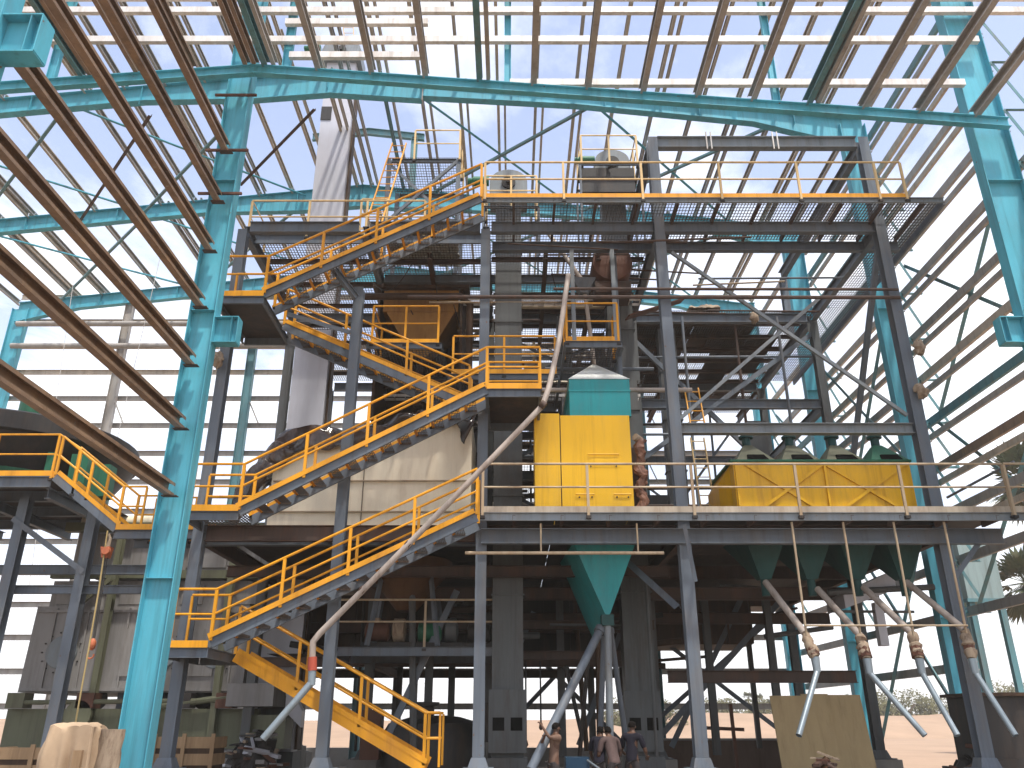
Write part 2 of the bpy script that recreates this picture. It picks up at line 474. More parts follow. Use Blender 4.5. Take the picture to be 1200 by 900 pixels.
for y in (F1, F2, F3, F4):
    st = [(XL + .2, roof_z(XL), 1.0), (XL + 3.0, roof_z(XL + 3), .62), (RX - 6, roof_z(RX - 6), .62), (RX - 2.5, roof_z(RX - 2.5), .95),
          (RX, roof_z(RX), 1.0), (RX + 3, roof_z(RX + 3), .9)]
    r1 = rafter(y, st, .26)
    st = [(RX + 3.02, roof_z(RX + 3.02), .78), (RX + 8, roof_z(RX + 8), .55), (XR - 3.5, roof_z(XR - 3.5), .6), (XR - .75, roof_z(XR), 1.02), (XR - .02, roof_z(XR), 1.02)]
    r2 = rafter(y, st, .26)
    for x in (-19, -15.5, -12, -8.5, -6):
        d = .6 if x < -12.1 else .75
        MB().box((x - .006, y - .12, roof_z(x) - d), (x + .006, y - .012, roof_z(x) - .03)).build('stiffener', 'teal', r1)
    MB().box((RX + 2.99, y - .15, roof_z(RX + 3) - .98), (RX + 3.015, y + .15, roof_z(RX + 3) + .03)).build('splice_plate', 'greybrown', r1)
    for x in (0, 3, 6, 9):
        MB().box((x - .006, y - .12, roof_z(x) - .5), (x + .006, y - .012, roof_z(x) - .03)).build('stiffener', 'teal', r2)
# lower bay: slender rafters against the columns
for y in (-.1, 7.3, 14.62):
    for x0, x1 in ((XL, LRX), (LRX + .004, XR - .15)):
        rafter(y, [(x0, low_z(x0), .25), (x1, low_z(x1), .25)], .15)
# purlins -- each length a piece of its own
def purlin(x, z, y0, y1, mat, d=.25, b=.09, flip=1, name='purlin'):
    return MB().lipc((x, y0, z), (x, y1, z), d, b, (0, 0, 1), .006, 1 if x < 0 else -1).build(name, mat, shed)
mats_near = ['brown', 'brown', 'brown', 'greybrown']
i = 0
x = RX + .22
while x < XR + .2:
    z = low_z(x) + .105
    teal = i in (0, 4, 10)
    for (a, b_) in ((-.4, 7.36), (7.37, 14.76)):
        purlin(x, z + .02, a, b_, 'teal_d' if teal else 'greybrown', .28, .13)
        if teal:
            purlin(x + .2, z + .03, a, b_, 'greybrown', .25, .09)
    x += 1.235
    i += 1
x = RX - .22
i = 0
while x > XL:
    z = low_z(x) + .105
    for (a, b_) in ((-.4, 7.36), (7.37, 14.76)):
        purlin(x, z + .02, a, b_, 'teal_d' if i in (3, 6) else 'brown', .27, .10, -1)
        if i in (0, 3, 6):
            purlin(x + .2, z + .03, a, b_, 'brown', .25, .09, -1)
    x -= 1.235
    i += 1
x = RX + .3
i = 0
while x < XR + .2:
    for (a, b_) in ((F1 - .2, F2 - .01), (F2 + .01, F3 - .01), (F3 + .01, F4 + .2)):
        purlin(x + random.uniform(-.02, .02), roof_z(x) + .105, a, b_, random.choice(['greybrown', 'tan', 'greybrown', 'tan', 'teal_d'] if i % 4 == 1 else ['greybrown', 'tan']))
        if random.random() < .45:
            purlin(x + .24, roof_z(x) + .10, a, b_, random.choice(['greybrown', 'tan']), .2, .07)
    x += 1.28
    i += 1
x = RX - .3
i = 0
while x > XL - .2:
    for (a, b_) in ((F1 - .2, F2 - .01), (F2 + .01, F3 - .01), (F3 + .01, F4 + .2)):
        purlin(x + random.uniform(-.02, .02), roof_z(x) + .105, a, b_, random.choice(['tan', 'tan', 'greybrown']), flip=-1)
        if random.random() < .45:
            purlin(x + .24, roof_z(x) + .13, a, b_, random.choice(['greybrown', 'tan']), .2, .07)
    x -= 1.28
    i += 1
# girts on the middle line, front bay (brown, bolted to the big column)
for z in (5.61, 6.92, 8.24, 9.53, 10.85, 12.08, 13.4):
    g = MB().lipc((XM - .04, 7.2, z), (XM - .04, F1 - .17, z), .25, .13, (0, 0, 1), .008, 1, .05).build('girt', 'brown', shed)
    MB().box((XM - .16, F1 - .3, z - .14), (XM + .12, F1 - .165, z - .125)).build('cleat', 'rust_shade', g)
# leftover primer cleats across the middle column
for z in (13.35, 12.2, 14.9):
    MB().bar((XM - .5, F1 - .19, z), (XM + .45, F1 - .19, z), .05, .05).build('tie_bar', 'drum', shed)
# right wall girts
zs = [2.9, 4.15, 5.4, 6.62, 7.85, 9.1, 10.35, 11.6, 13.05, 14.5, 15.9, 17.3, 18.7]
for z in zs:
    for (a, b_) in ((7.3, F1 - .01), (F1 + .01, F2 - .01), (F2 + .01, F3 - .01), (F3 + .01, F4 + .1)):
        if z > 13.5 and b_ < F1 + .1:
            continue
        if z < 3 and a < F2:
            continue
        if z > 6 and a > 8 and b_ < F4:
            MB().lipc((XR + .10, a, z - .40), (XR + .10, b_, z - .38), .15, .08, (0, 0, 1), .007).build('girt', random.choice(['greybrown', 'greybrown', 'tan']), shed)
        MB().lipc((XR + .10, a, z), (XR + .10, b_, z), .22, .09, (0, 0, 1), .007).build('girt', random.choice(['greybrown', 'tan', 'greybrown', 'teal_d'] if z > 9 else ['greybrown', 'greybrown', 'brown']), shed)
# girt brackets: strut and raker outside the right columns
for y in (F1, F2, F3, F4):
    for a, b_ in zip(zs[1:-2], zs[2:-1]):
        if y == F1 and a < 9:
            continue
        k = MB()
        k.angle((XR + .01, y - .16, a), (XR + .62, y - .16, a), .07)
        k.angle((XR + .62, y - .16, a), (XR + .02, y - .16, b_), .07, (0, 1, 0))
        k.build('girt_bracket', 'teal_d', shed)
# high gable girts over the front bay, lit from the front
for z, x0, x1, mt in ((15.2, -.05, 10.4, 'galv'), (16.5, -11.5, 11.0, 'galv'), (17.42, -18, 12.5, 'galv'), (17.86, -18, 12.5, 'galv'),
                      (16.02, -5.2, -2.0, 'galv'), (17.05, -5.4, -2.0, 'galv')):
    MB().csec((x0, F1 - .24, z), (x1, F1 - .24, z), .17, .11, (0, 0, 1), .007, -1).build('girt', mt, shed)
for px, w in ((338, .2), (595, .16), (901, .16), (68, .2)):
    p = at(px, 60, F1 - .12)
    MB().isec((p.x, F1 - .1, low_z(p.x) + .1 if px > 100 else 15.2), (p.x, F1 - .1, 20.4), w, .12, (1, 0, 0)).build('gable_post', 'teal', shed)
# far gable: posts and girts
for x in (-17.6, -11.7, -5.9, 0.0, 5.6):
    c = MB().isec((x, F4 + .05, .1), (x, F4 + .05, roof_z(x) - .65), .36, .26, (1, 0, 0)).build('gable_post', 'greybrown' if x < -15 else 'teal_d', shed)
    k = MB()
    for z in (6.5, 9.2, 11.9, 14.6):
        k.angle((x + .2, F4, z), (x + .62, F4 + .2, z - .9), .06)
    k.build('knee_angle', 'greybrown', c)
z = 2.2
while z < 20:
    for xa, xb in zip((XL, -17.6, -11.7, -5.9, 0, 5.6), (-17.61, -11.71, -5.91, -.01, 5.59, XR)):
        MB().csec((xa, F4 + .3, z), (xb, F4 + .3, z), .22, .08, (0, 0, 1), .006).build('girt', 'tan' if z > 15.5 else 'greybrown', shed)
    z += 1.27
for z in (17.2, 18.3):
    MB().tube([(XL + .5, F4 - .3, z), (XR - .5, F4 - .3, z)], .13, 10).build('strut_tube', 'greybrown', shed)
# roof bracing
def diag(p0, p1, mat, w=.09, name='brace'):
    return MB().angle(p0, p1, w).build(name, mat, shed)
for xa, xb in ((-21, -14.5), (-14.5, -8.2), (-3.5, 2.6), (2.6, 8.6)):
    for ya, yb in ((F2, F3), (F3, F4)):
        diag((xa, ya + .1, roof_z(xa) - .25), (xb, yb - .1, roof_z(xb) - .25), 'teal')
        diag((xb, ya + .1, roof_z(xb) - .30), (xa, yb - .1, roof_z(xa) - .30), 'teal_d')
p0, p1 = at(96, 258, F3), at(178, 135, F2)
diag(p0, p1, 'rust_shade', .1)
p0, p1 = at(283, 217, 23.5), at(370, 128, F2)
diag(p0, p1, 'rust_shade', .1)
# right wall X bracing between the second and third frames
for (a, b_) in ((4.2, 9.1), (9.1, 13.9)):
    diag((XR + .2, F1 + .3, a), (XR + .2, F2 - .3, b_), 'teal_d', .1)
    diag((XR + .26, F2 - .3, a), (XR + .26, F1 + .3, b_), 'teal_d', .1)
    diag((XR + .2, F3 + .3, a), (XR + .2, F4 - .3, b_), 'teal_d', .1)
for (a, b_) in ((1.0, 7.5), (7.5, 13.5)):
    diag((XR - .1, F2 + .2, a), (XR - .1, F3 - .2, b_), 'teal_d', .1)
    diag((XR - .02, F3 - .2, a), (XR - .02, F2 + .2, b_), 'teal_d', .1)
# roof monitor posts on the third frame
for sx in (-1, 1):
    MB().isec((RX + sx * 1.9, F3, roof_z(RX + 1.9)), (RX + sx * 1.9, F3, 23.9), .26, .16, (1, 0, 0)).build('monitor_post', 'teal_d', shed)
rafter(F3, [(RX - 2.3, 24.0, .3), (RX, 24.3, .3), (RX + 2.3, 24.0, .3)], .16, 'teal_d', 'monitor_rafter')
for dz in (.5, 1.5):
    MB().csec((RX - 1.9, F2, 21.7 + dz), (RX - 1.9, F4, 21.7 + dz), .2, .07).build('purlin', 'tan', shed)
# wind sag cables
for x0, z0, x1, z1, y in ((-14.5, 20, -15.2, 3, F3 + 2), (-10.4, 20.5, -12.5, 4, F3 + 1), (-18.5, 19, -17.5, 6, F3 + 3)):
    MB().tube([(x0, y, z0), (x1, y, z1)], .012, 5).build('sag_cable', 'galv', shed)

# ------------------------------------------------------------------ the process tower
R1, R2, R3 = 17.6, 22.6, 28.2
CX = [-6.75, -3.72, -0.66, 3.70, 9.25]
ZB = 0.80
Z1, Z2, Z3, Z4, ZT = 2.95, 5.62, 8.30, 10.60, 13.40
tower = thing('process_tower', 'many storeyed grey steel tower carrying the plant inside the open shed', 'tower', (0, R1, 0))
def tcol(x, y, z0, z1, d=.26, mat='grey', flare=True):
    c = MB().isec((x, y, z0), (x, y, z1), d, d * .95, (0, 1, 0), .016, .012).build('column', mat, tower)
    if flare:
        f = MB()
        f.frustum(x - .2, x + .2, y - .2, y + .2, z0, x - d / 2 - .015, x + d / 2 + .015, y - d / 2 - .015, y + d / 2 + .015, z0 + .18)
        f.build('base_gusset', mat, c)
        MB().box((x - .3, y - .3, z0 - .03), (x + .3, y + .3, z0 - .001)).build('base_plate', mat, c)
        MB().box((x - .38, y - .38, .0), (x + .38, y + .38, z0 - .031)).build('pedestal', 'concrete', c)
    return c
tops = [13.05, 11.4, 13.05, 15.9, 15.9]
for x, zt in zip(CX, tops):
    tcol(x, R1, ZB, zt, .24 if x < 3 else .27, 'grey')
for x in CX:  # rear rows: a darker grey stands in for the shade inside the tower
    tcol(x, R2, ZB, 13.05 if x > -1 else 13.3, .24, 'shaft')
    tcol(x, R3, ZB, 13.05, .24, 'shaft')
def beam(p0, p1, d=.3, b=.16, mat='grey', name='beam', up=(0, 0, 1)):
    return MB().isec(p0, p1, d, b, up).build(name, mat, tower)
e = .14
# floor levels: main girders along x (between columns) and along y
def girders(z, rows, cols, d=.3, mat='grey'):
    for y in rows:
        for xa, xb in zip(cols[:-1], cols[1:]):
            beam((xa + e, y, z - d / 2), (xb - e, y, z - d / 2), d, .16, mat)
    for x in cols:
        for ya, yb in zip(rows[:-1], rows[1:]):
            beam((x, ya + e, z - d / 2 - .003), (x, yb - e, z - d / 2 - .003), d, .16, mat)
girders(ZT - .10, (R1, R2, R3), CX, .3)
girders(Z2 - .06, (R1 + .01, R2, R3), CX, .34, 'rust_shade')  # brown-dark colour stands in for the shade under the deck
girders(10.45, (R2, R3), CX[1:], .28)
girders(Z3 - .05, (R2, R3), CX[1:4], .26)
girders(3.2, (R2, R3), CX[:4], .24, 'rust_shade')  # same shade-dark colour as the girders above
# second girder line under the top deck (two beams show one under the other)
beam((CX[2] + e, R1 + .9, ZT - .25), (CX[4] + .9, R1 + .9, ZT - .25), .26, .16)
beam((CX[3] + e, R1, 7.78), (CX[4] - e, R1, 7.78), .24, .2, 'grey_l')
# head frame over the right bay
beam((CX[3] + e, R1, 15.78), (CX[4] - .15, R1, 15.78), .34, .2, 'grey_l')
for px in (831, 909):
    p = at(px, 165, R1 - .16)
    k = MB()
    for dx in (-.06, .06):
        k.box((p.x + dx - .015, R1 - .15, 15.50), (p.x + dx + .015, R1 - .12, 16.05))
    k.build('beam_clamp', 'galv', tower)
for x in (CX[3], CX[4]):
    beam((x, R1 + .15, 15.78), (x, R2 + 2, 15.78), .32, .18)
tcol(CX[3], R2 + 1.9, 13.4, 15.6, .22, 'grey', False)
tcol(CX[4], R2 + 1.9, 13.4, 15.6, .22, 'grey', False)
# raking members seen beside the right bay
diagT = lambda p0, p1, w=.1, mat='grey': MB().angle(p0, p1, w, (0, 1, 0)).build('brace', mat, tower)
diagT(at(786, 297, R1) , at(1062, 488, R1), .07, 'grey_l')
diagT(at(798, 492, R1 + .05), at(962, 350, R1 + .05), .07, 'grey_l')
diagT((CX[4], R1 + .3, 12.8), (CX[4], R2 - .3, 7.2), .12)
diagT((CX[3], R2, 8.5), (CX[4], R2, 12.6), .12)
diagT((CX[3], R2 + .1, 12.4), (CX[4], R2 + .1, 6.2), .12)
for (xa, xb, za, zb) in ((CX[3], CX[4], .9, 5.2), (CX[4], CX[3], .9, 5.2), (CX[2], CX[3], .9, 5.2), (CX[3], CX[2], .9, 5.2)):
    diagT((xa, R3 + .1, za), (xb, R3 + .1, zb), .13)
diagT((CX[3] + 1.2, R3 - 1, .9), (CX[4] - 1.8, R3 - 1.2, 5.3), .16)
diagT((CX[3] + .4, R3 - 2, .9), (CX[4] - .6, R3 - 2, 5.3), .16)
# joists
def joists(z, x0, x1, y0, y1, step, mat='rust_shade', d=.14):
    y = y0
    while y <= y1:
        MB().csec((x0, y, z - d / 2), (x1, y, z - d / 2), d, .07).build('joist', mat, tower)
        y += step
joists(ZT - .01, CX[2] + .1, CX[3] - .1, R1 + 1.8, R3 - .3, 1.02)
joists(ZT - .01, CX[0] + .1, CX[2] - .1, R1 + 1.9, R3 - .3, 1.3)
joists(ZT - .01, CX[3] + .1, CX[4] - .1, R2 + .7, 31.5, .95)
for x in (CX[3], CX[3] + 1.9, CX[3] + 3.7, CX[4]):
    beam((x, R3 + .3, ZT - .3), (x, 31.6, ZT - .3), .26, .16, 'rust_shade')
joists(10.46, CX[1] + .1, CX[3] - .1, R2 - 1.2, R3 - .3, 1.1)
joists(Z3 - .01, CX[1] + .1, CX[3] - .1, R2 - 1.0, R3 - .3, 1.2)
# grating panels (bars run away from the viewer), one piece each
def grating_mesh(w, l, sp=.075, cs=.12):
    m = MB()
    n = int(w / sp)
    for i in range(n + 1):
        x = -w / 2 + i * w / n
        m.box((x - .004, -l / 2, -.03), (x + .004, l / 2, 0))
    n = int(l / cs)
    for j in range(n + 1):
        y = -l / 2 + j * l / n
        m.box((-w / 2, y - .006, -.012), (w / 2, y + .006, -.0005))
    return m.mesh('grating_panel', 'grating')
GM = {}
def grate(z, x0, x1, y0, y1, pw=1.0, pl=1.0, parent=None, skip=0.0):
    parent = parent or tower
    nx, ny = max(1, round((x1 - x0) / pw)), max(1, round((y1 - y0) / pl))
    w, l = (x1 - x0) / nx, (y1 - y0) / ny
    key = (round(w, 3), round(l, 3))
    if key not in GM:
        GM[key] = grating_mesh(w - .012, l - .012)
    for i in range(nx):
        for j in range(ny):
            if random.random() < skip:
                continue
            put('grating_panel', GM[key], (x0 + (i + .5) * w, y0 + (j + .5) * l, z + random.uniform(-.004, .004)), parent)
TE = 10.5
grate(ZT + .03, CX[2], TE, 16.72, R1 + .95)
grate(ZT + .03, CX[4] + .1, TE, R1 + .95, R3)
grate(ZT + .03, CX[2], CX[3], R1 + .95, R3, skip=.04)
grate(ZT + .03, CX[0] - .1, CX[2], 18.35, R3, skip=.04)
grate(ZT + .03, CX[3], CX[4] + .1, R2, 31.6, skip=.03)
grate(10.49, CX[1], CX[3], R2 - 1.4, R3, skip=.08)
grate(Z3, CX[1], CX[3], R2 - 1.2, R3, skip=.04)
grate(Z2 + .03, CX[2], 11.4, 16.72, R1 - .2)
# rusty sheet flooring laid in the back of the right bay, and the solid floor plates of the main deck
def plates(z, x0, x1, y0, y1, nx, ny, mat='plate', skip=0.0):
    w, l = (x1 - x0) / nx, (y1 - y0) / ny
    for i in range(nx):
        for j in range(ny):
            if random.random() < skip:
                continue
            dz = random.uniform(-.003, .003)
            MB().box((x0 + i * w + .004, y0 + j * l + .004, z + dz), (x0 + (i + 1) * w - .004, y0 + (j + 1) * l - .004, z + dz + .008)).build('floor_plate', mat, tower)
plates(ZT + .06, CX[3] + .2, CX[4] - .4, R2 + .5, 31.4, 5, 6, 'rust_shade', .15)
plates(Z2 + .03, CX[0] + .1, CX[2], 18.0, 33.2, 3, 7)
plates(Z2 + .03, CX[2] + .01, 10.4, R1 - .18, 33.2, 7, 8)
# deck edge channels
def edge(p0, p1, d=.14, mat='grey_l'):
    return MB().csec(p0, p1, d, .06).build('edge_channel', mat, tower)
edge((CX[2], 16.68, ZT - .06), (TE, 16.68, ZT - .06))
edge((TE, 16.72, ZT - .06), (TE, R3, ZT - .06), .2, 'grey')
edge((CX[0] - .2, 18.3, ZT - .12), (CX[2], 18.3, ZT - .12), .3, 'grey')
edge((CX[2], 16.68, Z2 - .075), (12.6, 16.68, Z2 - .075), .17, 'grey_l')
edge((12.6, 16.72, Z2 - .075), (12.6, 20, Z2 - .075), .17, 'grey')
beam((CX[2], R1 - .16, Z2 - .33), (CX[4] + 1.25, R1 - .16, Z2 - .33), .32, .18, 'grey')
beam((CX[0], R1 + .35, Z2 - .22), (CX[2], R1 + .35, Z2 - .22), .40, .2, 'grey')
x = CX[2] + .7
while x < 11.5:
    MB().csec((x, 16.7, Z2 - .1), (x, R1 - .3, Z2 - .1), .12, .06).build('joist', 'rust_shade', tower)
    if x < TE - .2:
        MB().csec((x, 16.7, ZT - .09), (x, R1 + .8, ZT - .09), .12, .06).build('joist', 'rust_shade', tower)
    x += 1.0
# knee members under the main deck
diagT((CX[4] + .1, R1 - .1, 4.4), (CX[4] + .75, R1 - .1, Z2 - .5), .1)
diagT((CX[3] + .1, R1 - .5, 4.3), (CX[3] - .1, 16.8, Z2 - .2), .08)
diagT((CX[3] - .1, R1 + .4, 3.9), (CX[3] - 1.1, R1 + 1.6, Z2 - .4), .14)
# two long rusty tubes slung across the right bay
for dz, r in ((11.27, .035), (11.05, .045)):
    MB().tube([(-2.5 if dz < 11.1 else 1.0, R1 - .25, dz), (9.3, R1 - .25, dz - .02)], r, 8).build('scaffold_tube', 'rust_shade', tower)
# hangers and drop plates in the middle bay
for px in (671, 719):
    p = at(px, 330, 18.2)
    beam((p.x, 18.25, 10.3), (p.x, 18.25, 12.9), .12, .1, 'grey_l', 'hanger', (0, 1, 0))
# hidden-away lower storey: cross beams, posts and stub members of machinery supports
for (xa, xb, y, z, d) in ((-6.7, 3.7, 19.5, 4.9, .25), (-3.7, 9.2, 21.0, 4.6, .3), (-.6, 9.2, 24.5, 4.4, .3), (3.8, 8.4, 21.2, 2.65, .28), (-6.5, 3.6, 25.0, 4.2, .3), (-3.6, 3.6, 21.5, 3.9, .22), (-.4, 2.8, 21.2, 3.15, .2)):
    beam((xa, y, z), (xb, y, z), d, .18, 'rust_shade')  # under-deck shade is put into the colour of these beams
for x, y in ((-2.1, 22.0), (1.3, 23.0), (5.6, 24.5), (7.4, 24.5), (-5.3, 25.2), (-1.8, 26), (2.4, 26.5)):
    tcol(x, y, ZB, 5.2, .2, 'shaft', False)
for x, y in ((-2.9, 20.3), (-.9, 24.5), (1.9, 24.8)):
    diagT((x, y, 1.0), (x + 1.6, y + .4, 4.6), .14)

def row_machine(label, x0, x1, y0, y1, z0, z1, mat, legs=True):
    t = thing('plant_casing', label, 'machine', ((x0 + x1) / 2, (y0 + y1) / 2, z0))
    b = MB().box((x0, y0, z0), (x1, y1, z1)).build('casing', mat, t)
    n = max(2, round((x1 - x0) / .8))
    for i in range(n + 1):
        x = x0 + (x1 - x0) * i / n
        MB().box((x - .03, y0 - .05, z0 + .02), (x + .03, y0 - .002, z1 - .02)).build('rib', mat, b)
    MB().box((x0 + .1, y0 - .035, z0 + (z1 - z0) * .42), (x1 - .1, y0 - .003, z0 + (z1 - z0) * .5)).build('band', mat, b)
    if legs:
        for x in (x0 + .1, x1 - .1):
            MB().box((x - .07, y0 + .05, .9), (x + .07, y0 + .2, z0 - .001)).build('leg', 'dark', t)
    return t
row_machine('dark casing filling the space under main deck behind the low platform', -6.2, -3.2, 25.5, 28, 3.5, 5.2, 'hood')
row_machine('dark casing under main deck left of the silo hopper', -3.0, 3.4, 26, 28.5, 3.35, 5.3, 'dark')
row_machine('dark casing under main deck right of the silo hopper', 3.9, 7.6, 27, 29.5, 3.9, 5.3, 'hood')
plates(3.3, -6.5, 3.5, 22.8, 28, 5, 3)

rc = random.Random(3)
for yy in (R2 + .16, R3 - .16):
    for xa, xb in ((CX[1], CX[2]), (CX[2], CX[3])):
        for za, zb in ((Z2 + .1, Z3 - .3), (Z3 + .1, 10.2), (10.6, ZT - .5)):
            MB().angle((xa + .1, yy, za), (xb - .1, yy, zb), .09, (0, 1, 0)).build('brace', 'grey', tower)
            MB().angle((xb - .1, yy + .1, za), (xa + .1, yy + .1, zb), .09, (0, 1, 0)).build('brace', 'grey', tower)
for yy in (20.1, 25.3):
    for z in (ZT - .3, 10.25):
        if z < 12 and yy < 21:
            continue
        beam((CX[1] + .15, yy, z), (CX[3] - .15, yy, z), .24, .15)
for x in (-2.2, .9, 2.3):
    beam((x, R1 + 1.2, ZT - .32), (x, R3 - .2, ZT - .32), .2, .12, 'rust_shade')
for x, y, w, z0, z1 in ((-2.9, 23.6, .5, 5.7, 13.2), (1.55, 22.1, .42, 5.7, 12.9), (4.9, 23.6, .55, 5.7, 13.2), (2.75, 23.9, .45, 5.7, 13.2), (7.6, 24.2, .6, 5.7, 10.3)):
    b = MB().box((x - w / 2, y - .2, z0), (x + w / 2, y + .2, z1)).build('duct_leg', 'shaft', tower)
    z = z0 + 1.2
    while z < z1 - .3:
        MB().box((x - w / 2 - .03, y - .23, z), (x + w / 2 + .03, y + .23, z + .04)).build('flange', 'shaft', b)
        z += 1.6
for k in range(9):
    p0 = V((rc.uniform(-3, 3), rc.uniform(18.6, 20.5), rc.uniform(11.5, 13)))
    p1 = p0 + V((rc.uniform(-2.5, 2.5), rc.uniform(.5, 3), 0))
    MB().tube([p0.lerp(p1, i / 8) + V((0, 0, -.5 * math.sin(math.pi * i / 8))) for i in range(9)], .014, 5).build('cable', 'dark', tower)
for k in range(16):
    x = rc.uniform(-3.4, 3.4)
    y = rc.uniform(18.6, 26)
    z0 = rc.choice([5.7, 8.4, 10.6])
    MB().tube([(x, y, z0), (x, y, min(13.1, z0 + rc.choice([2.4, 4.8])))], rc.uniform(.025, .07), 8).build('pipe_riser', rc.choice(['grey', 'rust_shade', 'rail_l', 'shaft']), tower)
for k in range(18):
    z = rc.choice([8.05, 9.2, 10.2, 11.4, 12.2, 12.85, 12.7])
    y = rc.uniform(18.7, 27)
    x0 = rc.uniform(-3.6, 1.0)
    MB().tube([(x0, y, z), (x0 + rc.uniform(1.5, 4), y, z)], rc.uniform(.02, .06), 8).build('pipe_run', rc.choice(['grey', 'rust_shade', 'rail_l', 'pvc']), tower)
for k in range(14):
    z = rc.choice([Z3 + .05, 10.55, 10.55, ZT + .1])
    y = rc.uniform(R2 - 1, R3 - 1)
    x0 = rc.uniform(-3, 2.2)
    MB().bar((x0, y, z), (x0 + rc.uniform(.8, 2), y + rc.uniform(-.3, .3), z), .25, .04).build('plank', rc.choice(['wood', 'drum', 'wrap', 'drum']), tower)
for y, z in ((20.5, 12.6), (24.0, 12.6), (21.5, 10.1), (25, 7.9)):
    m = MB()
    for dy in (-.15, .15):
        m.bar((-3.6, y + dy, z), (3.6, y + dy, z), .01, .08)
    for i in range(25):
        m.bar((-3.6 + i * .3, y - .145, z - .03), (-3.6 + i * .3, y + .145, z - .03), .03, .01)
    m.build('cable_tray', 'galv', tower)
for x, y, z0, z1 in ((1.9, 21.8, 8.4, 10.3), (-1.1, 23.2, 8.4, 10.0), (.9, 24.5, 10.6, 12.3), (-2.8, 24.6, 8.4, 9.9), (2.9, 25.2, 8.4, 10.2), (4.6, 25.4, 6.0, 8.2)):
    b = MB().box((x - .5, y - .4, z0 + .5), (x + .5, y + .4, z1)).build('duct_casing', rc.choice(['shaft', 'hood', 'machine']), tower)
    MB().frustum(x - .15, x + .15, y - .15, y + .15, z0, x - .48, x + .48, y - .38, y + .38, z0 + .499).build('cone', rc.choice(['shaft', 'hood']), b)
for x, y, z0, z1 in ((5.2, 22.4, 5.7, 13.1), (6.9, 22.75, 5.7, 13.1), (8.1, 22.4, 5.7, 13.1), (4.4, 27.9, 5.7, 13.1), (7.3, 28.4, 5.7, 13.1)):
    MB().tube([(x, y, z0), (x, y, z1)], .045, 8).build('pipe_riser', rc.choice(['grey', 'rust_shade']), tower)
for y, z in ((22.4, 9.3), (22.75, 11.9), (28.0, 9.2), (28.0, 11.6), (22.4, 7.2)):
    MB().tube([(3.8, y, z), (9.15, y, z + .03)], .04, 8).build('pipe_run', rc.choice(['grey', 'rust_shade']), tower)
for xa, xb, y, za, zb in ((3.8, 9.1, R3, 6.0, 12.8), (9.1, 3.8, R3 + .1, 6.0, 10.2), (3.8, 6.5, R2 - .12, 5.9, 8.0), (9.1, 6.5, R2 - .12, 5.9, 8.0)):
    MB().angle((xa, y, za), (xb, y, zb), .08, (0, 1, 0)).build('brace', 'grey', tower)
for k in range(12):
    y = rc.uniform(17.2, 22.4)
    x0 = rc.uniform(-.4, 6)
    z = rc.choice([13.0, 12.9, 12.6])
    MB().tube([(x0, y, z), (x0 + rc.uniform(2, 4), y + rc.uniform(-.3, .3), z + rc.uniform(-.12, .12))], rc.uniform(.018, .04), 6).build('conduit', rc.choice(['rail_l', 'rust_shade', 'grey']), tower)
def crumpled(label, cx, cy, cz, lx, ly, hh, mat, seed):
    m = MB()
    n = 34
    for i in range(n + 1):
        for j in range(n + 1):
            u, w_ = i / n - .5, j / n - .5
            e_ = max(0, 1 - (2 * max(abs(u), abs(w_))) ** 4)
            p = V((u * lx * 3 + seed, w_ * ly * 3, seed))
            z = hh * e_ * (.55 + .45 * noise.noise(p)) + .25 * hh * (.4 - abs(noise.noise(p * 3)))
            m.v.append(V((cx + u * lx + .06 * noise.noise(p * 2), cy + w_ * ly, cz + max(.005, z))))
    for i in range(n):
        for j in range(n):
            a = i * (n + 1) + j
            m.f.append((a, a + n + 1, a + n + 2, a + 1))
    m.smooth = True
    o = m.build('crumpled_sheet', mat)
    tag(o, label, 'sheet')
    o.modifiers.new('t', 'SOLIDIFY').thickness = .008
crumpled('pale crumpled sheeting heaped on the upper left deck behind the top stairs', -2.4, 19.4, ZT + .05, 1.9, 1.2, .5, 'white', 2.1)
crumpled('pale crumpled sheeting on a middle deck behind the long pipe', .9, 21.9, 10.52, 1.6, .9, .35, 'cream', 7.7)
crumpled('brown crumpled sacking on the rear deck edge at right', 6.0, 22.9, ZT + .12, 1.0, .6, .3, 'wrap', 4.4)
# low dark pipework under the main deck
for k in range(26):
    y = rc.uniform(19.5, 27)
    x = rc.uniform(-6.3, 8.5)
    if rc.random() < .5:
        z = rc.uniform(2.9, 5.0)
        MB().tube([(x, y, z), (x + rc.uniform(1, 3), y + rc.uniform(-.4, .4), z + rc.uniform(-.3, .3))], rc.uniform(.03, .1), 8).build('pipe_run', rc.choice(['dark', 'rust_shade', 'shaft', 'hood']), tower)
    else:
        MB().tube([(x, y, .9), (x + rc.uniform(-.3, .3), y, 5.1)], rc.uniform(.03, .09), 8).build('pipe_riser', rc.choice(['dark', 'rust_shade', 'shaft', 'hood']), tower)

